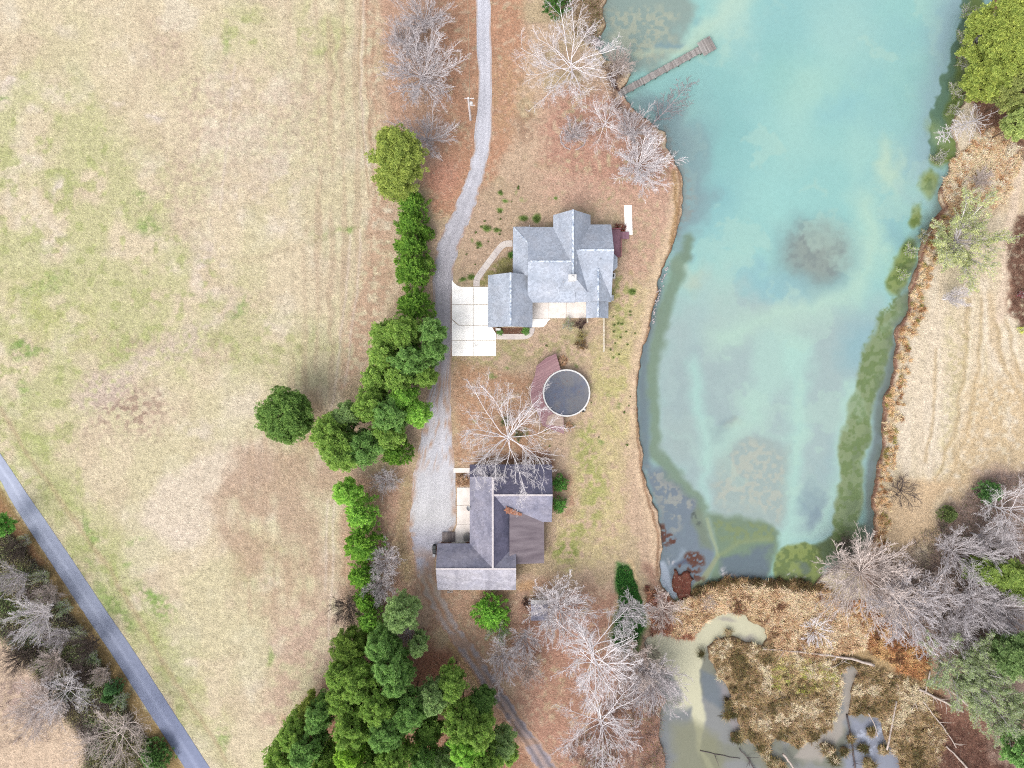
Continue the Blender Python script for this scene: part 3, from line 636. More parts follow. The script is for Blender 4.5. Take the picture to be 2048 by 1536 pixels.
def slab(name, polys, mat, z0=-0.02, z1=0.07):
    bm = NB()
    for pp in polys: b_prism(bm, [P(x, y) for x, y in pp], z0, z1)
    return tag(obj_bm(name, bm, mat), kind='structure')
g = 0.28
slab('concrete_driveway', [
    [(904,560),(908,566),(915,571.5),(922,574),(947-g,574),(947-g,609),(904,609)],
    [(947+g,574),(976,574),(976,609),(947+g,609)],
    [(904,610),(947-g,610),(947-g,650),(918,650),(904,638)], [(947+g,610),(976,610),(976,650),(947+g,650)],
    [(904,640),(917,651),(947-g,651),(947-g,681),(904,681)],
    [(947+g,651),(984,651),(984.5,656),(992,667),(992,681),(947+g,681)],
    [(904,682),(947-g,682),(947-g,712),(904,712)], [(947+g,682),(992,682),(992,712),(947+g,712)]], m_conc)
def path_strip(name, pts, w, mat, n_joint=8.0):
    C = smooth1(resample(pts, 1.5), 9); d = np.gradient(C, axis=0); d /= np.linalg.norm(d, axis=1)[:, None]
    nrm = np.stack([-d[:, 1], d[:, 0]], 1) * w / 2; bm = NB(); s = 0; i0 = 0
    for i in range(1, len(C)):
        if (i - i0) * 1.5 >= n_joint or i == len(C) - 1:
            idx = list(range(i0, i + 1)); L = [C[k] + nrm[k] for k in idx]; R = [C[k] - nrm[k] for k in idx]
            L[-1] = L[-1] - d[i] * .3; R[-1] = R[-1] - d[i] * .3
            b_prism(bm, [P(*p) for p in L + R[::-1]], -0.02, 0.065); i0 = i
    return tag(obj_bm(name, bm, mat), kind='structure')
path_strip('front_walk', [(953,574),(953,562),(955,556),(966,540),(982,519),(997,499),(1004,491),(1011,487.5),(1027,487)], 12.5, m_walk, 13)
path_strip('garden_walk', [(992,673),(1010,673.5),(1035,673.5),(1052,673),(1060,669),(1063.5,662),(1064,654)], 11, m_walk, 36)
slab('patio', [[(1064,603),(1096.5,603),(1096.5,637),(1064,637)],[(1096.8,603),(1132,603),(1132,636.5),(1096.8,636.5)],[(1132.7,603),(1173,603),(1173,636),(1132.7,636)]], m_conc2)
slab('patio_apron', [[(1065,637.6),(1101,637.6),(1096,642),(1092,649),(1088,653),(1080,654.5),(1065,654.5)]], m_conc)
slab('ramp_pad', [[(1248,411),(1263,410.5),(1265,469.5),(1250,470)]], m_conc)
slab('entry_walk', [[(907,936),(940,936),(940,945.5),(907,945.5)]], m_conc2)
slab('porch_slab', [[(914,975),(940,975),(940,1010),(914,1010)],[(914,1010.7),(940,1010.7),(940,1048),(914,1048)],[(909.5,1062.5),(914,1048.6),(940,1048.6),(940,1087),(909.5,1087)]], m_conc2)

# ---------------------------------------------------------------- houses
def mat_roof(name, c1, c2, c3, course=0.34, stain=None):
    m, nt, b = new_mat(name, 0.92, 0.2)
    f = nrange(nt, nnoise(nt, 0.35, 4, .6), .3, .7, 0, 1); col = nmix(nt, f, c1, c2)
    # shingle tabs: mottled small cells plus course lines along both roof directions
    v = nt.nodes.new('ShaderNodeTexVoronoi'); v.inputs['Scale'].default_value = 3.2; v.feature = 'F1'
    tc = nt.nodes.new('ShaderNodeTexCoord'); nt.links.new(tc.outputs['Object'], v.inputs['Vector'])
    sep = nt.nodes.new('ShaderNodeSeparateColor'); nt.links.new(v.outputs['Color'], sep.inputs[0])
    g1 = nrange(nt, sep.outputs[0], 0, 1, .86, 1.14)
    wv = nt.nodes.new('ShaderNodeTexWave'); wv.bands_direction = 'DIAGONAL'; wv.inputs['Scale'].default_value = 0.9 / course * .35
    wv.inputs['Distortion'].default_value = 2.5; wv.inputs['Detail'].default_value = 2
    g2 = nrange(nt, wv.outputs['Fac'], 0, 1, .93, 1.05)
    col = nmul(nt, col, nmath(nt, 'MULTIPLY', g1, g2))
    if stain:
        st = nrange(nt, nnoise(nt, 0.5, 4, .7, stretch=stain), .5, .68, 0, .6); col = nmix(nt, st, col, c3)
    nt.links.new(col, b.inputs['Base Color']); nbump(nt, b, sep.outputs[0], 0.02)
    return m
m_roof1 = mat_roof('blue_grey_shingle', alb(184,194,210), alb(192,197,209), alb(174,183,199), stain=(1,1,1))
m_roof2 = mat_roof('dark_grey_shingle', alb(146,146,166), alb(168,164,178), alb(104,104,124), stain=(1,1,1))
m_roof2d = mat_roof('shaded_grey_shingle', alb(100,100,122), alb(120,116,138), alb(80,80,102), stain=(1,1,1))  # older roof's shingle with shade put into its colour, north and east slopes
m_roof2l = mat_roof('sunlit_grey_shingle', alb(190,188,202), alb(202,198,206), alb(140,138,152), stain=(1,.3,1))  # older roof's shingle with sunlight put into its colour, south slope
m_roll = mat_plain('rolled_roofing', alb(150,138,144), alb(118,106,114), 0.55, 0.9, 0.3, stretch=(.25, 1.6, 1), amp=.08, fine=6)
m_siding = mat_plain('cream_siding', alb(232,226,214), alb(222,214,202), 1.0, .8)
m_brick = mat_plain('brick', alb(160,104,84), alb(134,84,70), 2.0, .9, amp=.2)
m_trim = mat_plain('white_trim', alb(244,242,240), alb(232,230,228), 1.0, .6)
m_cap1 = mat_plain('pale_ridge_shingle', alb(236,243,252,.60), alb(140,156,180), 2.4, .9, amp=.12)
m_cap2 = mat_plain('white_ridge_metal', alb(228,220,222), alb(206,196,198), 2.0, .7)
m_glass, ntg, bg_ = new_mat('window_glass', 0.08, 0.6); bg_.inputs['Base Color'].default_value = (0.03, 0.04, 0.05, 1)
m_door = mat_plain('door_paint', alb(120,60,50), rough=.5); m_gdoor = mat_plain('garage_door_paint', alb(236,232,226), rough=.6)
m_metal = mat_plain('grey_metal', alb(190,192,198), alb(170,172,180), 3, .45, .5)
m_dark = mat_plain('dark_plastic', alb(58,66,70), alb(44,50,54), 3, .55, .4)
def wp(px, py, h): v = P(px, py, h); return (v.x, v.y)
class House:
    def __init__(s, name, loc, label, walls):
        s.root = empty(name, loc, label=label, cat='house'); s.o = Vector(loc)
        s.wall = NB(); s.wm = walls; s.roofs = {}; s.caps = NB(); s.fas = NB()
    def L(s, p): return (p[0] - s.o.x, p[1] - s.o.y, p[2])
    def rbm(s, mat): return s.roofs.setdefault(mat.name, (mat, NB()))[1]
    def gable(s, x0, x1, y0, y1, axis, ze, zr, rp, mats, ends=(1, 1), ovr=0.35, cap=True, hip=(0, 0), capw=.3, caps=None, walls=True, inset=.4):
        """world rect, ridge along axis at position rp; mats for the low and the high side; ends: gable wall shown"""
        t = 0.16
        if axis == 'x':
            a0, a1 = (x0 + hip[0], rp, zr), (x1 - hip[1], rp, zr)
            lo = [(x0, y0, ze), (x1, y0, ze), a1, a0]; hi = [(x1, y1, ze), (x0, y1, ze), a0, a1]
            e0 = [(x0, y1, ze), (x0, y0, ze), a0]; e1 = [(x1, y0, ze), (x1, y1, ze), a1]
        else:
            a0, a1 = (rp, y0 + hip[0], zr), (rp, y1 - hip[1], zr)
            lo = [(x0, y1, ze), (x0, y0, ze), a0, a1]; hi = [(x1, y0, ze), (x1, y1, ze), a1, a0]
            e0 = [(x0, y0, ze), (x1, y0, ze), a0]; e1 = [(x1, y1, ze), (x0, y1, ze), a1]
        b_slab(s.rbm(mats[0]), [s.L(p) for p in lo], t); b_slab(s.rbm(mats[1]), [s.L(p) for p in hi], t)
        for k, e in enumerate((e0, e1)):
            if hip[k]: b_slab(s.rbm(mats[0]), [s.L(p) for p in e], t)
        if cap:
            c0, c1 = Vector(a0), Vector(a1); d = (c1 - c0).normalized()
            if caps: 
                f0, f1 = caps; L_ = c1 - c0; c0, c1 = c0 + L_ * f0, c0 + L_ * f1
            b_beam(s.caps, s.L(c0 + Vector((0, 0, .0))), s.L(c1), capw, 0.07)
        if walls:
            i = inset; drop = .2
            if axis == 'x':
                k = (zr - ze) / max(rp - y0, .1); k2 = (zr - ze) / max(y1 - rp, .1)
                prof = [(y0 + i, 0), (y1 - i, 0), (y1 - i, ze + k2 * i - drop), (rp, zr - drop), (y0 + i, ze + k * i - drop)]
                A, B = x0 + ovr + hip[0] * .0, x1 - ovr
                if hip[0] or hip[1]: prof = [(y0 + i, 0), (y1 - i, 0), (y1 - i, ze - .05), (y0 + i, ze - .05)]
                a = [s.wall.verts.new(s.L((A, p, z))) for p, z in prof]; b = [s.wall.verts.new(s.L((B, p, z))) for p, z in prof]
            else:
                k = (zr - ze) / max(rp - x0, .1); k2 = (zr - ze) / max(x1 - rp, .1)
                prof = [(x0 + i, 0), (x1 - i, 0), (x1 - i, ze + k2 * i - drop), (rp, zr - drop), (x0 + i, ze + k * i - drop)]
                A, B = y0 + ovr, y1 - ovr
                if hip[0] or hip[1]: prof = [(x0 + i, 0), (x1 - i, 0), (x1 - i, ze - .05), (x0 + i, ze - .05)]
                a = [s.wall.verts.new(s.L((p, A, z))) for p, z in prof]; b = [s.wall.verts.new(s.L((p, B, z))) for p, z in prof]
            n = len(prof); s.wall.faces.new(a[::-1]); s.wall.faces.new(b)
            for q in range(n): s.wall.faces.new((a[q], a[(q + 1) % n], b[(q + 1) % n], b[q]))
    def window(s, x, y, nrm, w=1.1, h=1.3, z=1.0, mat=None, name='window'):
        """nrm: 'n','s','e','w' outward side"""
        bm = NB(); g_ = NB(); X, Y = x - s.o.x, y - s.o.y; f = .07
        def bx(bmm, u0, u1, z0, z1, d0, d1):
            if nrm in 'ns': q = 1 if nrm == 'n' else -1; b_box(bmm, X + u0, X + u1, min(Y + q*d0, Y + q*d1), max(Y + q*d0, Y + q*d1), z0, z1)
            else: q = 1 if nrm == 'e' else -1; b_box(bmm, min(X + q*d0, X + q*d1), max(X + q*d0, X + q*d1), Y + u0, Y + u1, z0, z1)
        bx(bm, -w/2, w/2, z, z + f, -.02, .07); bx(bm, -w/2, w/2, z + h - f, z + h, -.02, .07)
        bx(bm, -w/2, -w/2 + f, z + f, z + h - f, -.02, .068); bx(bm, w/2 - f, w/2, z + f, z + h - f, -.02, .068)
        bx(bm, -w/2 + f, w/2 - f, z + h/2 - .02, z + h/2 + .02, -.02, .055)
        bx(g_, -w/2 + f, w/2 - f, z + f, z + h - f, -.03, .02)
        fr = obj_bm(name, bm, m_trim, s.root); obj_bm('pane', g_, m_glass, fr)
    def door(s, x, y, nrm, w, h, mat, name='door', panels=4):
        bm = NB(); X, Y = x - s.o.x, y - s.o.y
        def bx(u0, u1, z0, z1, d0, d1):
            if nrm in 'ns': q = 1 if nrm == 'n' else -1; b_box(bm, X + u0, X + u1, min(Y + q*d0, Y + q*d1), max(Y + q*d0, Y + q*d1), z0, z1)
            else: q = 1 if nrm == 'e' else -1; b_box(bm, min(X + q*d0, X + q*d1), max(X + q*d0, X + q*d1), Y + u0, Y + u1, z0, z1)
        bx(-w/2, w/2, .08, h, -.02, .04)
        for k in range(panels):
            bx(-w/2 + .08, w/2 - .08, .14 + k * (h - .1) / panels, .08 + (k + 1) * (h - .1) / panels, .041, .06)
        d = obj_bm(name, bm, mat, s.root)
        hb = NB(); q = {'n': (0, 1), 's': (0, -1), 'e': (1, 0), 'w': (-1, 0)}[nrm]
        c = Vector((X + q[0] * .09 + q[1] * (w/2 - .15), Y + q[1] * .09 + q[0] * (w/2 - .15), 1.05)); b_tube(hb, [c - Vector((0,0,.06)), c + Vector((0,0,.06))], .02, 6)
        obj_bm('handle', hb, m_metal, d)
    def done(s, capmat):
        obj_bm('wall', s.wall, s.wm, s.root)
        first = None
        for mat, bm in s.roofs.values():
            o = obj_bm('roof', bm, mat, s.root); first = first or o
        obj_split('ridge_cap', s.caps, capmat, first); s.fas.free()
        return first

# -- first house: blue-grey cross gables
h1 = House('ranch_house', (10.5, 20.5, 0), 'large house with blue-grey cross-gabled shingle roof and square white chimney', m_siding)
mr = (m_roof1, m_roof1)
def R4(x0, x1, ytop, ybot, ze): a = wp(x0, ybot, ze); b = wp(x1, ytop, ze); return a[0], b[0], a[1], b[1]
x0, x1, y0, y1 = R4(1055, 1150, 454, 605, 3.0); rA = wp(0, 523, 6.3)[1]
h1.gable(x0, x1, y0, y1, 'x', 3.0, 6.3, rA, mr, caps=(.05, .93)); A = (x0, x1, y0, y1)
x0, x1, y0, y1 = R4(1149, 1222.5, 449, 604, 3.0); rC = wp(0, 500, 6.15)[1]
h1.gable(x0, x1, y0, y1, 'x', 3.0, 6.15, rC, mr, caps=(.08, 1)); C_ = (x0, x1, y0, y1)
x0, x1, y0, y1 = R4(1106.5, 1181, 430, 592, 3.05); rB = wp(1146, 0, 6.75)[0]
h1.gable(x0, x1, y0, y1, 'y', 3.05, 6.75, rB, mr, hip=(3.0, 0), walls=False); B_ = (x0, x1, y0, y1)
h1.caps.faces.ensure_lookup_table()
# walls of the north projection
b_box(h1.wall, B_[0] + .45 - 10.5, B_[1] - .45 - 10.5, 24 - 20.5, B_[3] - .4 - 20.5, 0, 3.2)
kz = (6.75 - 3.05) / (rB - B_[0])
b_hexa(h1.wall, [h1.L(p) for p in [(B_[0]+.45, B_[3]-.7, 3.2), (B_[1]-.45, B_[3]-.7, 3.2), (B_[1]-.45, B_[3]-.41, 3.2), (B_[0]+.45, B_[3]-.41, 3.2),
     (rB-.1, B_[3]-.7, 6.5), (rB+.1, B_[3]-.7, 6.5), (rB+.1, B_[3]-.41, 6.5), (rB-.1, B_[3]-.41, 6.5)]])
# west porch shed with hip corner
e0 = P(1026, 453.4, 2.97); e1 = P(1025.6, 547, 2.97); r0 = P(1057, 487, 4.45); r1 = P(1056.5, 551, 4.45); e2 = P(1060, 453.4, 2.97)
b_slab(h1.rbm(m_roof1), [h1.L(p) for p in (e1, r1, r0, e0)], .15); b_slab(h1.rbm(m_roof1), [h1.L(p) for p in (e0, r0, P(1062, 487, 4.45), e2)], .15)
b_beam(h1.caps, h1.L(e0 + Vector((.2, -.2, .1))), h1.L(r0 + Vector((0, 0, .0))), .2, .05)
for yy_ in (458, 480, 502, 524, 544): p = P(1029, yy_, 2.8); b_box(h1.wall, p.x - .07 - 10.5, p.x + .07 - 10.5, p.y - .07 - 20.5, p.y + .07 - 20.5, 0, 2.82)
# south-east wing, two levels
x0, x1, y0, y1 = R4(1171.5, 1221.6, 536, 603.5, 3.3); rD = wp(1196.5, 0, 5.15)[0]
h1.gable(x0, x1, y0, y1, 'y', 3.3, 5.15, rD, mr, caps=(0, .93)); D_ = (x0, x1, y0, y1)
x0, x1, y0, y1 = R4(1172.3, 1216.8, 598, 636.5, 2.75); rD2 = wp(1196, 0, 4.3)[0]
h1.gable(x0, x1, y0, y1, 'y', 2.75, 4.3, rD2, mr, inset=.3); D2 = (x0, x1, y0, y1)
# garage wing
x0, x1, y0, y1 = R4(976, 1065, 550.5, 655, 3.0); rE = wp(1021, 0, 5.9)[0]
h1.gable(x0, x1, y0, y1, 'y', 3.0, 5.9, rE, mr); E_ = (x0, x1, y0, y1)
# bay
c = P(1225, 524.5, 2.6); bayr = [(c.x - .3, c.y - 1.45), (c.x + .15, c.y - 1.45), (c.x + .78, c.y - .8), (c.x + .78, c.y + .8), (c.x + .15, c.y + 1.45), (c.x - .3, c.y + 1.45)]
b_prism(h1.wall, [(a - .12 - 10.5, b * 1 - 20.5) for a, b in bayr], 0, 2.55)
bm = h1.rbm(m_roof1); v = [bm.verts.new(h1.L((a + .04, b, 2.62))) for a, b in bayr]; v2 = [bm.verts.new(h1.L((a + .04, b, 2.5))) for a, b in bayr]; t0 = bm.verts.new(h1.L((c.x - .3, c.y, 3.25)))
for i in range(5): bm.faces.new((v[i], v[i+1], t0)); bm.faces.new((v2[i], v2[i+1], v[i+1], v[i]))
bm.faces.new(v2[::-1])
roof1 = h1.done(m_cap1)
# chimney with white cap and cricket
bm = NB(); c = P(1145, 555, 7.4); X, Y = c.x - 10.5, c.y - 20.5
b_box(bm, X - .52, X + .52, Y - .38, Y + .38, 4.5, 7.25); b_box(bm, X - .64, X + .64, Y - .5, Y + .5, 7.25, 7.4)
chim = obj_bm('chimney', bm, m_trim, h1.root)
bm = NB(); b_tube(bm, [(X, Y, 7.4), (X, Y, 7.62)], .16, 12); b_tube(bm, [(X, Y, 7.66), (X, Y, 7.72)], [.24, .2], 12); obj_bm('flue', bm, m_trim, chim)
bm = NB()
for (px, py, hh, r) in [(1149.5, 499.5, 6.4, .06), (1201, 518, 5.9, .07), (1127, 563.5, 5.2, .12), (1203, 560, 4.9, .05)]:
    q = P(px, py, hh); b_tube(bm, [h1.L((q.x, q.y, hh - .7)), h1.L((q.x, q.y, hh))], r, 8)
obj_split('vent_pipe', bm, m_metal, roof1)
# openings
for yv in (600, 630): p = P(976, yv, 1.2); h1.door(E_[0] + .4, p.y, 'w', 2.7, 2.3, m_gdoor, 'garage_door')
p = P(1057, 500, 1); h1.door(A[0] + .35, 24.6, 'w', 1.0, 2.1, m_door)
for yv in (27, 22): h1.window(A[0] + .35, yv - 1.0, 'w')
for xv in (4.5, 6.6): h1.window(xv, A[3] - .4, 'n')
h1.window(rB, B_[3] - .4, 'n', 1.6, 1.4); h1.window(15, C_[3] - .4, 'n')
for xv in (4.6, 6.6, 10.6): h1.window(xv, A[2] + .4, 's')
h1.door(8.6, A[2] + .4, 's', 1.8, 2.1, m_gdoor, 'patio_door', 1)
h1.window(rE, E_[2] + .35, 's', 1.4, 1.2); h1.window(rD2, D2[2] + .35, 's', 1.2, 1.2)
h1.window(D_[1] - .4, 16.5, 'e'); h1.window(C_[1] - .35, 25.3, 'e'); h1.window(C_[1] - .35, 18.4, 'e')

# -- second house: dark grey roof, white ridges
h2 = House('older_house', (0, -22, 0), 'older house with dark grey stained roof, white ridge caps and brownish flat rear porch', m_brick)
x0, x1, y0, y1 = R4(939.5, 1103.5, 929, 1044, 2.8); r2 = wp(0, 990.5, 5.3)[1]
xm = wp(984, 0, 5.3)[0]
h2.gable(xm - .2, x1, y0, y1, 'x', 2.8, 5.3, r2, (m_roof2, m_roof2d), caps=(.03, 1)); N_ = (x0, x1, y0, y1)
x0, x1, y0, y1 = R4(939.5, 1032, 950.5, 1139, 2.81); 
zr = 5.45; rF = wp(985.5, 0, zr)[0]
hipn = 0.0
yG = wp(0, 1138, zr)[1]
# F: north-south gable with a hipped north end, east slope takes the shaded shingle
xe = rF + (rF - x0)
t_ = .16
A0 = (rF, y1 - hipn, zr); A1 = (rF, yG, zr)
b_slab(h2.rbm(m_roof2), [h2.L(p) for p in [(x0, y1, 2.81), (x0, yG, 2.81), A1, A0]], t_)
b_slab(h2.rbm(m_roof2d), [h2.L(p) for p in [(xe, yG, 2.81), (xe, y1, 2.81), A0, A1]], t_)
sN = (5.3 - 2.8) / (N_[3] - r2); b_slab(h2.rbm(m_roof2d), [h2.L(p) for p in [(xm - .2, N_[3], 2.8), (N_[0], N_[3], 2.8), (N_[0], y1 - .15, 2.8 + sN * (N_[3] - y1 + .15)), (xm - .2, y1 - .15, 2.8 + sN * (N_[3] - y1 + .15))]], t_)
for q_ in [((x0 + .1, 2.8), (xe - .1, 2.8), (rF, 5.3))]:
    va = [h2.wall.verts.new(h2.L((a_, y1 - .25, b_))) for a_, b_ in q_]; vb = [h2.wall.verts.new(h2.L((a_, y1 - .45, b_))) for a_, b_ in q_]
    h2.wall.faces.new(va); h2.wall.faces.new(vb[::-1])
    for i_ in range(3): h2.wall.faces.new((va[i_], va[(i_+1) % 3], vb[(i_+1) % 3], vb[i_]))
b_box(h2.wall, N_[0] + .4, xm, y1 - .6 + 22, N_[3] - .4 + 22, 0, 2.65)
b_beam(h2.caps, h2.L(A0), h2.L(A1), .3, .07)
b_box(h2.wall, x0 + .4, xe - .4, -30 + 22, y1 - .4 + 22, 0, 2.7)
F_ = (x0, xe, yG, y1)
x0, x1, y0, y1 = R4(875, 1032, 1087, 1180, 2.8)
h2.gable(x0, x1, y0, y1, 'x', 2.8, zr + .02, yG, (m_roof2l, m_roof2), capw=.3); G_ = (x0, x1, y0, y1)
# rear porch, low slope
pz = lambda x: np.interp(x, [1010, 1088], [4.35, 2.75])
q0, q1, q2, q3 = P(1019, 1005, 4.15), P(1088, 1012, 2.75), P(1088.5, 1126.5, 2.75), P(1019, 1128.5, 4.15)
b_slab(h2.rbm(m_roll), [h2.L(p) for p in (q3, q2, q1, q0)], .14)
b_box(h2.wall, q0.x + .3, q1.x - .35, q2.y + .4 + 22, -25 + 22, 0, 2.65)
roof2 = h2.done(m_cap2)
for yv in (-16.5, -20.5, -24.2): h2.window(F_[0] + .4, yv, 'w')
h2.door(F_[0] + .4, -18.4, 'w', 1.0, 2.1, m_door)
for xv in (-11, -7.5, -3.5): h2.window(xv, G_[2] + .4, 's')
for xv in (-5, 0, 4.5): h2.window(xv, N_[3] - .4, 'n')
h2.window(N_[1] - .35, -17.5, 'e'); h2.window(N_[1] - .35, -20.3, 'e'); h2.window(q1.x - .35, -25.5, 'e', 1.8, 1.1)
h2.door(-9, G_[3] - .4, 'n', 2.4, 2.2, m_gdoor, 'garage_door')
# pile of leaves caught in the valley
m_leaf = mat_plain('dry_leaves', alb(200,146,118), alb(160,104,84), 4, .95, amp=.25)
bm = NB(); rr = random.Random(5)
for k in range(420):
    t = rr.random(); px = 1012 + 30 * t + rr.gauss(0, 1.6); py = 1019 + 10 * t + rr.gauss(0, 1.6) * (1.6 - t)
    hz = 4.42 - .022 * (px - 1012) ; hz = max(hz, 2.8 + (py_ := 0))
    c = P(px, py, hz); s_ = .12; a = rr.random() * 6.28
    u = Vector((math.cos(a), math.sin(a), rr.uniform(-.3, .3))) * s_; w = Vector((-math.sin(a), math.cos(a), rr.uniform(-.3, .3))) * s_
    c = Vector(h2.L(c)) + Vector((0, 0, .12 + rr.random() * .12))
    v = [bm.verts.new(c + u), bm.verts.new(c + w), bm.verts.new(c - u), bm.verts.new(c - w)]; bm.faces.new(v)
tag(obj_bm('leaf_pile', bm, m_leaf), 'drift of rusty dry leaves caught in the valley of the older roof', 'leaves').location = (0, -22, 0)
# satellite dish on the west eave
t = empty('satellite_dish', P(940.5, 1014, 2.9), label='small white satellite dish on the west eave of the older house', cat='satellite dish')
bm = NB(); n = 14
rings = []
for i in range(5):
    r = .42 * i / 4; z = .9 * r * r
    rings.append([bm.verts.new((-.1 + z - .0, r * math.cos(a), .55 + r * math.sin(a))) for a in [2 * math.pi * k / n for k in range(n)]] if i else [bm.verts.new((-.1, 0, .55))])
for k in range(n): bm.faces.new((rings[0][0], rings[1][k], rings[1][(k+1) % n]))
for i in range(1, 4):
    for k in range(n): bm.faces.new((rings[i][k], rings[i+1][k], rings[i+1][(k+1) % n], rings[i][(k+1) % n]))
o = obj_bm('reflector', bm, m_trim, t); o.rotation_euler = (0, -.7, .5)
bm = NB(); b_tube(bm, [(0, 0, -.2), (0, 0, .45)], .03, 8); b_tube(bm, [(0, 0, .35), (-.45, -.2, .6)], .02, 6); b_tube(bm, [(-.45, -.2, .56), (-.5, -.22, .7)], .05, 8); obj_bm('mast', bm, m_metal, t)

# ---------------------------------------------------------------- small built things
def mat_boards(name, c1, c2, c3, scale, angle, rough=.85):
    m, nt, b = new_mat(name, rough, .2)
    tc = nt.nodes.new('ShaderNodeTexCoord'); mp = nt.nodes.new('ShaderNodeMapping'); mp.inputs['Rotation'].default_value = (0, 0, angle)
    nt.links.new(tc.outputs['Object'], mp.inputs['Vector'])
    sx = nt.nodes.new('ShaderNodeSeparateXYZ'); nt.links.new(mp.outputs[0], sx.inputs[0])
    u = nmath(nt, 'MULTIPLY', sx.outputs[0], scale); fl = nmath(nt, 'FLOOR', u); fr = nmath(nt, 'FRACT', u)
    wn = nt.nodes.new('ShaderNodeTexWhiteNoise'); wn.noise_dimensions = '1D'; nt.links.new(fl, wn.inputs['W'])
    col = nmix(nt, wn.outputs['Value'], c1, c2); st = nrange(nt, nnoise(nt, .9, 3, .6), .45, .65, 0, .8); col = nmix(nt, st, col, c3)
    gap = nmath(nt, 'MULTIPLY', nrange(nt, fr, 0, .12, .35, 1), nrange(nt, nnoise(nt, 9, 2, .6), .3, .7, .85, 1.12))
    nt.links.new(nmul(nt, col, gap), b.inputs['Base Color']); return m
m_deck1 = mat_boards('stained_deck_boards', alb(176,134,150), alb(156,116,134), alb(150,112,124), 5.5, 0)
m_deckp = mat_boards('pool_deck_boards', alb(188,150,152), alb(158,120,126), alb(176,140,144), 6, math.radians(62))
m_deckl = mat_boards('bleached_boards', alb(206,184,168), alb(180,156,144), alb(196,170,158), 6, math.radians(100))
m_dock = mat_boards('weathered_dock_boards', alb(190,184,180), alb(138,132,130), alb(162,152,148), 4.2, math.radians(-27.5))
# east deck of the first house
t = empty('wooden_deck', P(1236, 487), label='plum-stained wooden deck with railing on the east side of the blue-grey roofed house', cat='deck')
def LL(t, px, py, h=0): return P(px, py, h) - t.location
bm = NB(); a = LL(t, 1218, 514, .9); b = LL(t, 1241, 459, .9); b_box(bm, a.x, b.x, a.y, b.y, .75, .9)
a2 = LL(t, 1241.3, 477, .9); b2 = LL(t, 1258.5, 463, .9); obj_bm('deck_floor', bm, m_deck1, t); bm = NB(); b_box(bm, a2.x, b2.x, a2.y, b2.y, .45, .62); obj_bm('landing', bm, m_deck1, t)
mrs = mat_plain('red_stain', alb(170,104,112), alb(148,92,100), 2, .7)
for (p, q) in [((a.x + .4, b.y, 1.8), (b.x, b.y, 1.8)), ((b.x, b2.y - 1.25, 1.8), (b.x, a.y, 1.8)), ((a.x + .6, a.y, 1.8), (b.x, a.y, 1.8))]:
    bm = NB(); b_beam(bm, p, q, .1, .06); p2, q2 = Vector(p), Vector(q); n = int((q2 - p2).length / .16) + 1
    for k in range(n + 1):
        c = p2.lerp(q2, k / n); b_box(bm, c.x - .02, c.x + .02, c.y - .02, c.y + .02, .6 if k % 8 else 0, c.z - .025)
    obj_bm('railing', bm, mrs, t)

# pool with its deck
pc = P(1133, 786, 1.25); pc.z = 0
t = empty('swimming_pool', pc, label='round above-ground pool with white rim and dark sagging cover', cat='pool')
PR = 3.92
def ring_wall(bm, r0, r1, z0, z1, n=32):
    A_ = [[bm.verts.new((r * math.cos(2*math.pi*k/n), r * math.sin(2*math.pi*k/n), z)) for k in range(n)] for r, z in ((r0, z0), (r1, z0), (r1, z1), (r0, z1))]
    for i in range(4):
        for k in range(n): bm.faces.new((A_[i][k], A_[i][(k+1) % n], A_[(i+1) % 4][(k+1) % n], A_[(i+1) % 4][k]))
bm = NB(); ring_wall(bm, PR - .1, PR - .02, 0, 1.22); obj_bm('pool_wall', bm, mat_plain('pale_pool_steel', alb(206,214,224), rough=.5), t)
bm = NB(); ring_wall(bm, PR - .16, PR + .08, 1.22, 1.3); obj_bm('rim', bm, m_trim, t)
bm = NB(); n = 48; rr_ = np.linspace(0, PR - .165, 14); prev = None; rng = np.random.RandomState(2)
for i, r in enumerate(rr_):
    ring = [bm.verts.new((r * math.cos(2*math.pi*k/n), r * math.sin(2*math.pi*k/n), 1.2 - .22 * (1 - (r / PR) ** 4) + rng.uniform(-.006, .006) * (i < 13))) for k in range(n)] if i else [bm.verts.new((0, 0, .98))]
    if i == 1:
        for k in range(n): bm.faces.new((prev[0], ring[k], ring[(k+1) % n]))
    elif i > 1:
        for k in range(n): bm.faces.new((prev[k], ring[k], ring[(k+1) % n], prev[(k+1) % n]))
    prev = ring
m_cover = mat_plain('dark_pool_cover', alb(92,100,122), alb(106,108,118), .5, .55, .4, amp=.1, fine=3)
_n = m_cover.node_tree; _b = _n.nodes['Principled BSDF']; _s = _b.inputs['Base Color'].links[0].from_socket
_f = nrange(_n, nnoise(_n, 2.2, 4, .8), .6, .66, 0, .75); _g = nrange(_n, nnoise(_n, .45, 4, .7), .45, .65, 0, .6)
_c = nmix(_n, _g, _s, alb(122, 122, 124)); _n.links.new(nmix(_n, _f, _c, alb(118, 84, 66)), _b.inputs['Base Color'])
obj_bm('cover', bm, m_cover, t, True)
bm = NB()
for k in range(16):
    a = 2 * math.pi * (k + .5) / 16; c, s_ = math.cos(a), math.sin(a); b_beam(bm, ((PR + .03) * c, (PR + .03) * s_, 0), ((PR + .03) * c, (PR + .03) * s_, 1.22), .14, .09, (c, s_, 0))
obj_split('post', bm, m_trim, t)
t = empty('pool_deck', P(1090, 790, 0), label='purple-brown raised wooden deck wrapping the west side of the pool', cat='deck')
dk = [(1073,732),(1092,716),(1112,707),(1120.5,739.5)]
arc = []
for a in np.linspace(104, 256, 22):
    c = math.radians(a); arc.append(((pc.x + (PR + .12) * math.cos(c), pc.y + (PR + .12) * math.sin(c))))
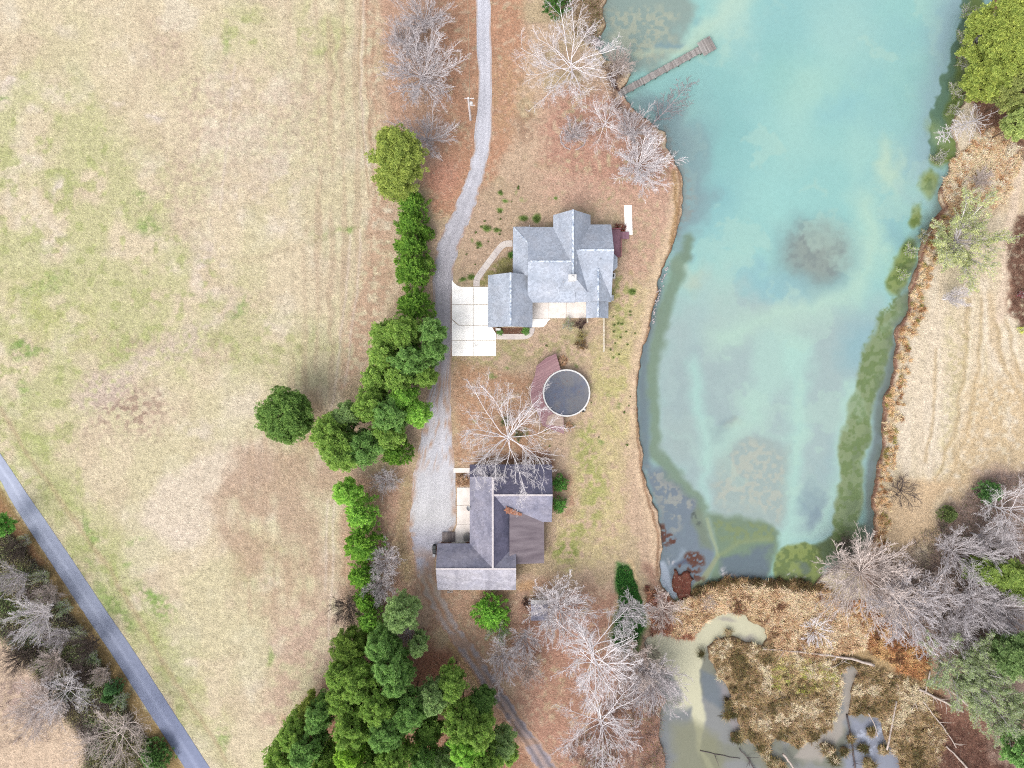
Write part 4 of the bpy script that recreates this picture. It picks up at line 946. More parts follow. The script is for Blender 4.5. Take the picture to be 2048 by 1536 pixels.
pts = [tuple(P(x, y, 1.25).xy) for x, y in dk[:3]] + arc + [tuple(P(x, y, 1.25).xy) for x, y in [(1127,834),(1128.5,868),(1108,861),(1085,851),(1076,828),(1064,808),(1061,793),(1062,770),(1070,750)]]
pts = [(x - t.location.x, y - t.location.y) for x, y in pts]
bm = NB(); b_prism(bm, pts, 1.08, 1.24); obj_bm('deck_floor', bm, m_deckp, t)
bm = NB(); lp = [LL(t, x, y, 1.25) for x, y in [(1091,849),(1096,832),(1108,827),(1126.5,834.5),(1127,853)]]; b_prism(bm, [(p.x, p.y) for p in lp], 1.2, 1.262); o = obj_bm('bleached_step', bm, m_deckl, t); o['label'] = 'pale bleached boards'
bm = NB()
for (x, y) in pts[::4]: b_box(bm, x * .97 - .06, x * .97 + .06, y * .97 - .06, y * .97 + .06, 0, 1.08)
obj_split('post', bm, m_deckp, t)
t = empty('pool_pump', P(1170, 820), label='small white pump and hoses at the south-east rim of the pool', cat='pump')
bm = NB(); b_tube(bm, [(-.1, .1, 0), (-.1, .1, .5), (-.1, .1, .58)], [.2, .2, .1], 12); obj_bm('filter', bm, m_trim, t)
bm = NB(); b_tube(bm, [(-.5, -.3, .14), (-.1, -.25, .14)], .11, 10); obj_bm('motor', bm, m_dark, t)
bm = NB(); b_tube(bm, [(-.1, -.1, .3), (-.35, -.05, .3), (-.75, .2, .7), (-.85, .35, 1.1)], .035, 6); obj_bm('hose', bm, m_dark, t)
# dock
d0, d1 = P(1238, 187, .3), P(1404, 96.5, .3)
t = empty('dock', (d0.x, d0.y, -.55), label='long weathered plank dock with a square end reaching into the turquoise pond', cat='dock')
o3 = Vector((d0.x, d0.y, -.55)); A_, B2 = d0 - o3, d1 - o3; dd = (B2 - A_); dd.z = 0; Ld = dd.length; dd.normalize(); sd = Vector((-dd.y, dd.x, 0))
bm = NB(); rng = random.Random(11); k = 0.0
while k < Ld:
    w = 1.15 + rng.uniform(-.07, .07); c = A_ + dd * (k + .08); c.z = .62 + rng.uniform(-.012, .012)
    off = rng.uniform(-.04, .04); b_beam(bm, c - sd * (w / 2 + off), c + sd * (w / 2 - off), .165, .045); k += .185
obj_bm('walkway', bm, m_dock, t)
bm = NB(); k = -.3; cE = A_ + dd * (Ld + .9); hw = 1.05
while k < 1.0:
    pass; k += 2
k = -1.05
while k < 1.25:
    w = 2.5
    c = cE + dd * k; c.z = .66; j = rng.uniform(-.05, .05); b_beam(bm, c - sd * (w / 2 + j), c + sd * (w / 2 - j), .17, .045); k += .19
obj_bm('platform', bm, m_dock, t)
m_post = mat_plain('dock_post_wood', alb(120,110,106), alb(92,84,80), 3, .9)
bm = NB(); k = .3
while k < Ld + 1.8:
    for q in (-1, 1):
        c = A_ + dd * k + sd * q * (.6 if k < Ld else 1.0); b_tube(bm, [(c.x, c.y, -1.0), (c.x, c.y, .78 if k > Ld else .6)], .07, 7)
    k += 2.2
obj_split('post', bm, m_post, t)
bm = NB()
for q in (-1, 1): b_beam(bm, Vector((0, 0, .54)) + A_.xy.to_3d() + sd * q * .5, Vector((0, 0, .54)) + A_.xy.to_3d() + sd * q * .5 + dd * (Ld + .8), .06, .14)
obj_split('joist', bm, m_post, t)
# shore boards, dock foot on land
t = empty('landing_boards', P(1232, 176), label='short brown boards on the bank beside the landward end of the dock', cat='boards')
bm = NB()
for k in range(7): b_beam(bm, LL(t, 1214 + k * 2.2, 148 + k * 4.4, .12), LL(t, 1226 + k * 2.2, 156 + k * 4.4, .12), .3, .05)
obj_bm('plank', bm, mat_plain('damp_planks', alb(120,92,82), rough=.9), t)
# utility pole and its line
base = P(941, 240); base.z = 0; top = P(936.5, 196, 9.4)
t = empty('utility_pole', base, label='leaning grey utility pole with crossarm and white transformer beside the gravel drive', cat='utility pole')
tl = top - base
m_pole = mat_plain('bleached_pole_wood', alb(240,234,236,.7), alb(214,206,208,.6), 4, .9); m_wire = mat_plain('cable', alb(176,158,132), rough=.5)
bm = NB(); b_tube(bm, [(0, 0, -.3), tl * .5, tl], [.2, .17, .14], 10); obj_bm('pole', bm, m_pole, t)
bm = NB(); ca = tl + Vector((.15, .05, -.35)); b_beam(bm, ca + Vector((-.75, 0, 0)), ca + Vector((.75, 0, 0)), .1, .12); cr = obj_bm('crossarm', bm, m_pole, t); bm = NB(); ca2 = tl + Vector((.3, -.75, -.9)); b_beam(bm, ca2 + Vector((-.1, 0, 0)), ca2 + Vector((.7, -.05, 0)), .08, .08)
obj_bm('side_arm', bm, m_pole, t)
for dx in (-.68, -.3, .35, .68):
    bm = NB(); c = ca + Vector((dx, 0, .06)); b_tube(bm, [c, c + Vector((0, 0, .08)), c + Vector((0, 0, .1)), c + Vector((0, 0, .2))], [.03, .03, .07, .05], 8); obj_bm('insulator', bm, m_trim, cr)
bm = NB(); c = tl + Vector((.42, -.45, -1.5)); b_tube(bm, [c, c + Vector((0, 0, .08)), c + Vector((0, 0, .8)), c + Vector((0, 0, .9))], [.2, .26, .26, .18], 14); b_beam(bm, c + Vector((-.4, 0, .5)), c, .08, .08)
tr = obj_bm('transformer', bm, m_trim, t); bm = NB()
for dx in (-.08, .1): b_tube(bm, [c + Vector((dx, .05, .88)), c + Vector((dx, .05, 1.12))], [.05, .03], 6)
obj_bm('bushing', bm, m_metal, tr)
bm = NB(); b_tube(bm, [tl * .3 + Vector((.12, 0, 0)), tl * .9 + Vector((.14, 0, 0))], .03, 6); obj_bm('conduit', bm, m_metal, t)
def wire(a, b, sag, r, bm, n=30):
    b_tube(bm, [a.lerp(b, k / n) - Vector((0, 0, sag * 4 * (k / n) * (1 - k / n))) for k in range(n + 1)], r, 5)
bm = NB(); A0_ = base + ca; A0_.z += .2
wire(A0_ + Vector((.05, 0, 0)), P(934, -40, 9.6) + Vector((0, 2, 0)), .5, .05, bm); 
tag(obj_bm('power_line', bm, m_wire), 'pale power cable running from the pole to the top edge of the view', 'cable')
bm = NB(); wire(base + tl + Vector((.1, -.2, -1.5)), P(1000, 546, 5.2), 1.2, .012, bm)
tag(obj_bm('service_line', bm, m_wire), 'thin service cable dropping from the pole towards the blue-grey roofed house', 'cable')
# air conditioner
t = empty('air_conditioner', P(1224, 552.5), label='small white air conditioning unit against the east wall of the blue-grey roofed house', cat='air conditioner')
bm = NB(); b_box(bm, -.45, .45, -.42, .42, .05, .8); b_box(bm, -.52, .52, -.5, .5, 0, .05); obj_bm('casing', bm, m_trim, t)
bm = NB(); ring_wall(bm, .02, .3, .8, .83, 16); obj_bm('fan_grille', bm, m_dark, t)
t = empty('meter_box', P(1223.4, 596.5), label='narrow white box on the ground by the east wall, south of the air conditioner', cat='utility box')
bm = NB(); b_box(bm, -.2, .2, -.42, .42, 0, .7); obj_bm('casing', bm, m_trim, t); bm = NB(); b_box(bm, -.23, .23, -.45, .45, .7, .76); obj_bm('lid', bm, m_metal, t)
# white box in the flower bed
t = empty('storage_box', P(996.3, 659.2), label='small white storage box in the mulched bed behind the garage', cat='box')
bm = NB(); b_box(bm, -.38, .38, -.16, .16, 0, .55); obj_bm('body', bm, m_trim, t); bm = NB(); b_box(bm, -.41, .41, -.19, .19, .55, .62); obj_bm('lid', bm, m_trim, t)
# pale rail fences south of the east wing
def rail(name, p0, p1, label, zt=1.05):
    a, b = P(*p0), P(*p1); t = empty(name, a, label=label, cat='fence'); d = b - a; n = max(2, int(d.length / 1.2))
    bm = NB(); b_beam(bm, (0, 0, zt), d + Vector((0, 0, zt)), .26, .06); b_beam(bm, (0, 0, zt - .4), d + Vector((0, 0, zt - .4)), .05, .12); obj_bm('rail', bm, mat_plain('peeling_white_paint', alb(240,232,214), alb(206,190,164), 3, .8), t)
    for k in range(n + 1):
        bm = NB(); c = d * (k / n); b_box(bm, c.x - .06, c.x + .06, c.y - .06, c.y + .06, 0, zt - .03); obj_bm('post', bm, m_trim, t)
rail('rail_fence', (1206.2, 637.5), (1206.2, 703), 'long narrow white rail running south from the east wing of the blue-grey roofed house')
rail('rail_fence', (1173.2, 637), (1174, 645), 'very short white rail at the south-east corner of the patio')
# shed under the white tree
t = empty('garden_shed', P(1077, 1213), label='small shed with pale ridge and grey-blue roof under the bare white tree', cat='shed')
bm = NB(); a = LL(t, 1061, 1233, 0); b = LL(t, 1094, 1193, 0); b_box(bm, a.x + .2, b.x - .2, a.y + .2, b.y - .25, 0, 2.1); obj_bm('wall', bm, m_siding, t)
bm = NB(); rz = b.y - .45
b_slab(bm, [(a.x, a.y, 2.1), (b.x, a.y, 2.1), (b.x, rz, 2.75), (a.x, rz, 2.75)], .08); o = obj_bm('roof', bm, m_roof2, t)
bm = NB(); b_slab(bm, [(a.x, rz, 2.752), (b.x, rz, 2.752), (b.x, b.y + .1, 2.4), (a.x, b.y + .1, 2.4)], .08); obj_bm('roof', bm, m_trim, t)['label'] = 'pale upper roof strip'
bm = NB(); b_box(bm, -.5, .5, a.y + .14, a.y + .2, .1, 1.9); obj_bm('door', bm, m_gdoor, t)
# wooden steps, mat and chair-like bench at the porch
t = empty('wooden_platform', P(897, 1074.5), label='grey weathered wooden platform at the west end of the porch slab', cat='platform')
bm = NB()
for k in range(13): x = -1.05 + k * .168; b_box(bm, x, x + .15, -.9, .9, .25, .3)
obj_bm('boards', bm, mat_boards('grey_boards', alb(176,164,160), alb(138,126,126), alb(120,112,116), 6, 0), t)
bm = NB(); b_box(bm, -1.0, 1.0, -.85, -.75, 0, .25); b_box(bm, -1.0, 1.0, .75, .85, 0, .25); obj_bm('frame', bm, m_post, t)
t = empty('patio_table', P(933.5, 1073), label='dark round-cornered table on the porch slab near the grey platform', cat='table')
bm = NB(); b_prism(bm, [(.5 * math.copysign(abs(math.cos(a)) ** .5, math.cos(a)), .62 * math.copysign(abs(math.sin(a)) ** .5, math.sin(a))) for a in [2*math.pi*k/24 for k in range(24)]], .7, .74); obj_bm('table_top', bm, mat_plain('mottled_grey', alb(110,112,118), alb(160,156,150), 2.5, .7), t)
for sx_ in (-1, 1):
    for sy_ in (-1, 1): bm = NB(); b_tube(bm, [(.38*sx_, .5*sy_, 0), (.36*sx_, .46*sy_, .7)], .025, 6); obj_bm('leg', bm, m_dark, t)
def bin_(px, py, label, mat, rz=0, s=1):
    t = empty('wheelie_bin', P(px, py), rz, label=label, cat='bin')
    bm = NB(); p0 = [(-.26, -.3), (.26, -.3), (.26, .3), (-.26, .3)]
    b_hexa(bm, [(x*.8*s, y*.8*s, .05) for x, y in p0] + [(x*s, y*s, 1.0*s) for x, y in p0]); obj_bm('body', bm, mat, t)
    bm = NB(); b_hexa(bm, [(x*1.08*s, y*1.08*s, 1.0*s) for x, y in p0] + [(x*.98*s, y*.95*s, 1.08*s) for x, y in p0]); obj_bm('lid', bm, mat, t)
    bm = NB(); b_tube(bm, [(-.25*s, .28*s, .1), (.25*s, .28*s, .1)], .1, 10); obj_bm('wheel', bm, m_dark, t)
bin_(869.5, 1092.5, 'dark wheelie bin, northern one of two dark bins at the older house', m_dark)
bin_(869.5, 1100, 'dark wheelie bin, southern one of two dark bins at the older house', m_dark, .1)
bin_(869, 1108.5, 'grey bin south of the two dark bins at the west wall of the older house', m_metal, -.05, .85)
# heat pump ladder behind the older house
t = empty('ladder', P(900, 1184), label='short white ladder lying on the ground below the south eave of the older house', cat='ladder')
bm = NB(); b_beam(bm, (-.5, .15, .1), (.5, .35, .1), .05, .06); b_beam(bm, (-.5, -.15, .1), (.5, .05, .1), .05, .06)
for k in range(5): b_beam(bm, (-.4 + k*.2, -.12 + k*.04, .1), (-.4 + k*.2, .17 + k*.04, .1), .03, .03)
obj_bm('frame', bm, m_trim, t)
# stone ring round the small tree
t = empty('stone_ring', P(1146, 275), label='ring of pale edging stones round the small bare tree on the lawn', cat='edging')
rng = random.Random(4)
m_stone = mat_plain('pale_stone', alb(218,206,206), alb(180,168,170), 3, .9)
def rock(bm, c, r, rng):
    m = Matrix.Translation(c) @ Matrix.Rotation(rng.random() * 6, 4, 'Z') @ Matrix.Diagonal((r * rng.uniform(.8, 1.3), r * rng.uniform(.7, 1.1), r * .6, 1))
    q = bmesh.ops.create_icosphere(bm, subdivisions=1, radius=1, matrix=m)
    for v in q['verts']: v.co += Vector((rng.uniform(-1, 1), rng.uniform(-1, 1), rng.uniform(-1, 1))) * r * .18
for k in range(40):
    a = math.radians(150 + k * 5.2); R_ = 2.15 + rng.uniform(-.08, .08)
    if 20 < k < 26: continue
    bm = NB(); rock(bm, Vector((R_ * math.cos(a), R_ * math.sin(a), .06)), .13, rng); obj_bm('stone', bm, m_stone, t)
bm = NB()
for k in range(170):
    t_ = rng.random(); x = 1172 + rng.gauss(0, 1) * 8 + t_ * 24; y = 60 + t_ * 28 + rng.gauss(0, 7)
    c = P(x, y); rock(bm, Vector((c.x, c.y, .05)), rng.uniform(.08, .2), rng)
for k in range(60):
    t_ = rng.random(); x = np.interp(t_, [0, .5, 1], [1340, 1318, 1305]) + rng.gauss(0, 2.5); y = 520 + t_ * 130
    c = P(x, y); rock(bm, Vector((c.x, c.y, .03)), rng.uniform(.06, .16), rng)
tag(obj_bm('shore_stones', bm, m_stone), kind='stuff')
# ---------------------------------------------------------------- vegetation
def mat_tinted(name, rough=.85, lo=.75, hi=1.25, trans=0.0, spec=.2, grain=0.0, hue=None):
    """object colour times per-cluster variation"""
    m, nt, b = new_mat(name, rough, spec)
    oi = nt.nodes.new('ShaderNodeObjectInfo'); a = nt.nodes.new('ShaderNodeAttribute'); a.attribute_name = 'var'
    col = oi.outputs['Color']
    if hue:
        hs = nt.nodes.new('ShaderNodeHueSaturation'); nt.links.new(col, hs.inputs['Color'])
        nt.links.new(nrange(nt, a.outputs['Fac'], 0, 1, .5 + hue, .5 - hue), hs.inputs['Hue']); col = hs.outputs[0]
    col = nmul(nt, col, nrange(nt, a.outputs['Fac'], 0, 1, lo, hi))
    nt.links.new(col, b.inputs['Base Color'])
    if trans:
        tr = nt.nodes.new('ShaderNodeBsdfTranslucent'); nt.links.new(col, tr.inputs['Color'])
        mx = nt.nodes.new('ShaderNodeMixShader'); mx.inputs[0].default_value = trans
        nt.links.new(b.outputs[0], mx.inputs[1]); nt.links.new(tr.outputs[0], mx.inputs[2]); nt.links.new(mx.outputs[0], nt.nodes['Material Output'].inputs[0])
    return m
m_bark = mat_tinted('bark', .9, .8, 1.15); m_needle = mat_tinted('foliage', .8, .6, 1.4, .4, .15, hue=.02)
m_blade = mat_vcol('dry_blades', .9, .1, 2, 9, 0)
def nrm(v): return v / np.maximum(np.linalg.norm(v, axis=-1, keepdims=True), 1e-9)
def grow(rng, start, d, length, K, up, wob):
    """curved branches: start (N,3), direction (N,3), length (N,) -> points (N,K,3)"""
    N = len(start); P_ = np.zeros((N, K, 3)); P_[:, 0] = start; d = nrm(d); s = (length / (K - 1))[:, None]
    for k in range(1, K):
        P_[:, k] = P_[:, k-1] + d * s
        d = nrm(d + np.array([0, 0, up]) / K + rng.normal(0, wob, (N, 3)))
    return P_
def spawn(rng, Pp, Rp, Lp, n, t0, t1, ang, ratio, fall, K, up, wob, rr, flat=0.0):
    N, Kp, _ = Pp.shape; idx = np.repeat(np.arange(N), n); M = len(idx)
    t = np.clip(t0 + (t1 - t0) * (np.tile((np.arange(n) + .5) / n, N) + rng.uniform(-.5, .5, M) / n), 0, .999) * (Kp - 1)
    i = t.astype(int); f = (t - i)[:, None]
    A_ = Pp[idx, i]; B_ = Pp[idx, i + 1]; st = A_ * (1 - f) + B_ * f; tan = nrm(B_ - A_)
    rp = Rp[idx, i] * (1 - f[:, 0]) + Rp[idx, i + 1] * f[:, 0]
    rv = rng.normal(0, 1, (M, 3)); rv[:, 2] *= (1 - flat)
    if N == 1:
        az = np.arange(M) * 2.39996 + rng.uniform(-.35, .35, M); rv = np.stack([np.cos(az), np.sin(az), rng.normal(0, .15, M)], 1)
    pr = nrm(rv - (rv * tan).sum(1, keepdims=True) * tan)
    a = np.radians(rng.normal(ang, 9, M))[:, None]
    d = np.cos(a) * tan + np.sin(a) * pr
    L = Lp[idx] * ratio * (1 - fall * t / (Kp - 1)) * rng.uniform(.65, 1.2, M)
    PP = grow(rng, st, d, L, K, up, wob)
    r0 = np.minimum(rp * rr, rp * .9); R = r0[:, None] * np.linspace(1, .35, K)[None, :]
    return PP, R, L
def tubes(P_, R, n, v=None, rng=None):
    N, K, _ = P_.shape; T = nrm(np.gradient(P_, axis=1)); ref = np.array([.31, .17, .93]) + np.zeros_like(T)
    a = nrm(np.cross(T, ref)); b = np.cross(T, a); ang = 2 * np.pi * np.arange(n) / n
    V = P_[:, :, None] + R[:, :, None, None] * (a[:, :, None] * np.cos(ang)[:, None] + b[:, :, None] * np.sin(ang)[:, None])
    idx = np.arange(N * K * n).reshape(N, K, n); q = np.roll(idx, -1, 2)
    F = np.stack([idx[:, :-1], q[:, :-1], q[:, 1:], idx[:, 1:]], -1).reshape(-1, 4)
    var = np.repeat(rng.uniform(0, 1, N), K * n)
    return V.reshape(-1, 3), F, var
def cat_(parts):
    V = []; F = []; A = []; o = 0
    for v, f, a in parts: V.append(v); F.append(f + o); A.append(a); o += len(v)
    return np.concatenate(V), np.concatenate(F), np.concatenate(A)
def bare(seed, h, r, style):
    rng = np.random.RandomState(seed)
    S = dict(
      oak=dict(tr=.5, n=(17, 10, 8, 6), a=(62, 38, 40, 40), ra=(1.25, .52, .46, .42), t0=.3, up=(.45, .2, .15, .1), w=(.11, .13, .16, .2), rad=.25, rr=(.5, .55, .55, .6)),
      vase=dict(tr=.35, n=(26, 12, 7, 4), a=(42, 26, 30, 32), ra=(2.1, .42, .42, .45), t0=.35, up=(.35, .3, .2, .1), w=(.09, .08, .1, .14), rad=.24, rr=(.5, .5, .5, .6)),
      brush=dict(tr=.3, n=(44, 13, 6, 3), a=(48, 28, 32, 34), ra=(2.0, .4, .42, .45), t0=.2, up=(.3, .2, .1, .1), w=(.1, .1, .12, .14), rad=.17, rr=(.42, .5, .5, .6)),
      tall=dict(tr=.92, n=(26, 9, 7, 5), a=(66, 40, 40, 40), ra=(.48, .5, .46, .42), t0=.2, up=(.4, .25, .15, .1), w=(.08, .1, .14, .18), rad=.26, rr=(.42, .52, .55, .6)),
      snag=dict(tr=.97, n=(56, 5, 2, 0), a=(66, 40, 45, 40), ra=(.26, .4, .4, .4), t0=.12, up=(-.1, 0, 0, 0), w=(.06, .1, .12, .1), rad=.12, rr=(.3, .5, .5, .5)),
      shrub=dict(tr=.2, n=(12, 9, 6, 0), a=(50, 32, 30, 30), ra=(3.4, .55, .5, .5), t0=.1, up=(.2, .2, .1, .1), w=(.12, .12, .14, .14), rad=.1, rr=(.5, .5, .6, .6)))[style]
    K0 = 9; tl = h * S['tr']
    P0 = grow(rng, np.zeros((1, 3)), np.array([[0, 0, 1.]]), np.array([tl]), K0, .6, .05 if style != 'tall' else .03)
    R0 = (S['rad'] * np.linspace(1, .45 if style not in ('tall', 'snag') else .2, K0))[None]
    L0 = np.array([tl]); lv = [(P0, R0)]; Pp, Rp, Lp = P0, R0, L0
    Ks = (8, 7, 5, 4)
    for i in range(4):
        if S['n'][i] == 0: break
        t0 = S['t0'] if i == 0 else .22
        fall = (.55 if style in ('tall', 'snag') else .1) if i == 0 else .45
        Pp, Rp, Lp = spawn(rng, Pp, Rp, Lp, S['n'][i], t0, 1.0, S['a'][i], S['ra'][i], fall, Ks[i], S['up'][i], S['w'][i], S['rr'][i], .35 if i else .8)
        lv.append((Pp, np.maximum(Rp, {'oak': (.042, .022, .012, .008), 'tall': (.04, .022, .012, .008)}.get(style, (.03, .016, .011, .009))[i])))
    # scale the crown to the wished radius and height
    allp = np.concatenate([a.reshape(-1, 3) for a, _ in lv]); rad = np.percentile(np.hypot(allp[:, 0], allp[:, 1]), 97); z = allp[:, 2].max()
    sc = np.array([r / rad, r / rad, h / z])
    lv = [(np.concatenate([a[..., :2] * sc[0], a[..., 2:] * sc[2]], -1), b) for a, b in lv]
    ns = (9, 6, 4, 3, 3)
    parts = [tubes(a, b * (1 if i < 3 else 1.05), ns[i], rng=rng) for i, (a, b) in enumerate(lv)]
    tv = cat_(parts[:2]); cv = cat_(parts[2:])
    return (mesh_np('trunk', tv[0], tv[1], m_bark, True, var=tv[2]), mesh_np('crown', cv[0], cv[1], m_bark, False, var=cv[2]), r, h, lv)
def cards(rng, C, U, size, aspect, var, out_bias=0.0):
    """leaf-sized triangles at C pointing roughly along U"""
    N = len(C); u = nrm(U + rng.normal(0, .55, (N, 3))); w = nrm(np.cross(u, rng.normal(0, 1, (N, 3))))
    s = size * rng.uniform(.7, 1.3, (N, 1))
    V = np.stack([C - w * s * aspect, C + w * s * aspect, C + u * s], 1).reshape(-1, 3)
    return V, np.arange(N * 3).reshape(N, 3), np.repeat(var, 3)
def pine(seed, h=14.0, r=3.4, nl=40, puff=.56, per=150, jit=(.8, 1.08)):
    rng = np.random.RandomState(seed)
    P0 = grow(rng, np.zeros((1, 3)), np.array([[0, 0, 1.]]), np.array([h * .96]), 10, .5, .02); R0 = (.2 * np.linspace(1, .2, 10))[None]
    z = np.linspace(.30, .97, nl); i = z * 9 / .96 * .96; ii = np.minimum(i.astype(int), 8); f = (i - ii)[:, None]; st = P0[0, ii] * (1 - f) + P0[0, ii + 1] * f
    az = np.arange(nl) * 2.399 + rng.uniform(-.4, .4, nl); prof = np.sqrt(np.clip(1 - ((z - .42) / .6) ** 2, .03, 1)) * np.where(z < .42, .8, 1)
    L = r * prof * rng.uniform(*jit, nl); tilt = np.radians(rng.uniform(5, 30, nl) + z * 22)
    d = np.stack([np.cos(az) * np.cos(tilt), np.sin(az) * np.cos(tilt), np.sin(tilt)], 1)
    P1 = grow(rng, st, d, L, 6, .25, .07); R1 = (.055 * np.linspace(1, .3, 6))[None] * np.ones((nl, 1))
    P2, R2, L2 = spawn(rng, P1, R1, L, 4, .3, .95, 42, .42, .4, 4, .3, .1, .6, .6)
    tv = cat_([tubes(P0, R0, 8, rng=rng), tubes(P1, R1, 5, rng=rng), tubes(P2, R2, 3, rng=rng)])
    ends = np.concatenate([P1[:, -1], P1[:, -2], P2[:, -1], P2[:, -2][::2], P0[:, -1], P0[:, -1] - [0, 0, .5]])
    ends = ends + rng.normal(0, .12, ends.shape); n = len(ends)
    pr = puff * rng.uniform(.65, 1.25, n); cv = rng.uniform(0, 1, n)
    # needle tufts: stars of narrow blades at the shoots of every puff
    k = np.maximum((per / 9 * (pr / puff) ** 2).astype(int), 3); ix = np.repeat(np.arange(n), k); M = len(ix)
    dirs = nrm(rng.normal(0, 1, (M, 3)) + np.array([0, 0, .45])); rad = pr[ix][:, None] * rng.uniform(.55, 1, (M, 1))
    C = ends[ix] + dirs * rad * np.array([1, 1, .75]); nb = 13
    j = np.repeat(np.arange(M), nb); u = nrm(dirs[j] * .55 + rng.normal(0, .75, (M * nb, 3)) + [0, 0, .25]); w = nrm(np.cross(u, rng.normal(0, 1, u.shape)))
    L_ = rng.uniform(.26, .42, (len(j), 1)); wd = .045
    V = np.stack([C[j] - w * wd * .5, C[j] + u * L_ * .6 - w * wd, C[j] + u * L_, C[j] + u * L_ * .6 + w * wd], 1).reshape(-1, 3); F = np.arange(len(j) * 4).reshape(-1, 4)
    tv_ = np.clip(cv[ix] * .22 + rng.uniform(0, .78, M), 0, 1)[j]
    A = np.stack([tv_ * .6, tv_, np.clip(tv_ * .8 + .25, 0, 1), tv_], 1).reshape(-1)  # brown twig bases; dark base to pale tip also paints in rim light
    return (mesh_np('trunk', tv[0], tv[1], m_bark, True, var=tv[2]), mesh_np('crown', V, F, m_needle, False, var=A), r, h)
def cedar(seed, h=6.0, r=2.4, n=260, per=85, cone=.5, size=.2):
    """dense juniper or cedar: upswept sprays over a lumpy shell"""
    rng = np.random.RandomState(seed)
    P0 = grow(rng, np.zeros((1, 3)), np.array([[0, 0, 1.]]), np.array([h * .8]), 6, .5, .02); R0 = (.16 * np.linspace(1, .3, 6))[None]
    zt = rng.uniform(0, 1, n) ** .85; az = rng.uniform(0, 6.283, n)
    prof = (np.clip(1 - zt, 0, 1) ** cone) * np.clip(zt * 7 + .45, 0, 1); lump = 1 + .13 * np.sin(az * 3 + zt * 5 + seed) + .1 * np.sin(az * 5 - zt * 9)
    R = r * prof * lump * rng.uniform(.8, 1.06, n); st = np.stack([R * np.cos(az), R * np.sin(az), h * (.06 + .9 * zt)], 1)
    n2 = n // 4; st[:n2, :2] *= rng.uniform(.2, .75, (n2, 1))
    L1 = grow(rng, np.stack([st[:, 0] * .1, st[:, 1] * .1, np.minimum(st[:, 2] * .8, h * .75)], 1)[:60], (st - [0, 0, 0])[:60] * [1, 1, .1], np.hypot(st[:60, 0], st[:60, 1]) * .8, 3, .4, .05)
    tv = cat_([tubes(P0, R0, 7, rng=rng), tubes(L1, np.full((60, 3), .02), 3, rng=rng)])
    out_ = nrm(np.stack([np.cos(az), np.sin(az), np.full(n, .9)], 1)); cv = rng.uniform(0, 1, n)
    ix = np.repeat(np.arange(n), per); M = len(ix); t = rng.uniform(0, 1, M)
    pr = .30 + .05 * r
    C = st[ix] + out_[ix] * (t[:, None] - .35) * pr * 1.6 + rng.normal(0, 1, (M, 3)) * (pr * .42) * (1.05 - t[:, None])
    C[:, 2] = np.maximum(C[:, 2], .05)
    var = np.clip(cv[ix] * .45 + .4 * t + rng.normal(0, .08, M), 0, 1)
    V, F, A = cards(rng, C, out_[ix], size, .24, var)
    return (mesh_np('trunk', tv[0], tv[1], m_bark, True, var=tv[2]), mesh_np('crown', V, F, m_needle, False, var=A), r, h)
def leafy(seed, h, r, style='vase', frac=1.0, size=.17, per=5):
    """branches still holding thin leaves"""
    t, c, r, h, lv = bare(seed, h, r, style); rng = np.random.RandomState(seed + 5)
    Pt = lv[-1][0]; M = len(Pt); keep = rng.rand(M) < frac; Pt = Pt[keep]; M = len(Pt)
    ix = np.repeat(np.arange(M), per); kk = rng.randint(1, Pt.shape[1], len(ix)); C = Pt[ix, kk] + rng.normal(0, .09, (len(ix), 3)) - [0, 0, .03]
    cl = np.repeat(np.repeat(rng.uniform(0, 1, M // 24 + 1), 24)[:M], per)
    V, F, A = cards(rng, C, rng.normal(0, 1, C.shape) + [0, 0, -.2], size, .3, np.clip(cl * .6 + .4 * rng.rand(len(ix)), 0, 1))
    return (t, c, r, h, mesh_np('foliage', V, F, m_needle, False, var=A))
ARCH = {}
def arch(key):
    if key not in ARCH:
        k, s = key
        ARCH[key] = {
          'oak': lambda: bare(100 + s, 15, 10.5, 'oak'), 'vase': lambda: bare(200 + s, 11, 5.5, 'vase'), 'brush': lambda: bare(300 + s, 8, 5.0, 'brush'),
          'tall': lambda: bare(400 + s, 16, 7.0, 'tall'), 'snag': lambda: bare(500 + s, 11, 2.6, 'snag'), 'shrub': lambda: bare(600 + s, 3, 2.2, 'shrub'),
          'pine': lambda: pine(700 + s, 14, 3.4), 'bigpine': lambda: pine(740 + s, 17, 5.2, 70, .62, 165), 'roundpine': lambda: pine(770 + s, 11, 4.8, 84, .55, 150, (.93, 1.03)), 'cedar': lambda: cedar(800 + s, 6, 2.5),
          'holly': lambda: cedar(840 + s, 2.2, 1.2, 90, 70, .35, .12), 'juniper': lambda: cedar(860 + s, 5, 3.0, 300, 95, .6, .2),
          'leafy': lambda: leafy(900 + s, 10, 6.5, 'vase', .85, .17, 4), 'bush': lambda: leafy(950 + s, 2.2, 1.6, 'shrub', 1.0, .1, 4)}[k]()
    return ARCH[key]
BARK_W = alb(240,233,235,.68); BARK_G = alb(226,218,220,.62); BARK_T = alb(232,216,208,.60); BARK_D = alb(120,106,100); BARK_P = alb(120,98,84)
rT = random.Random(77)
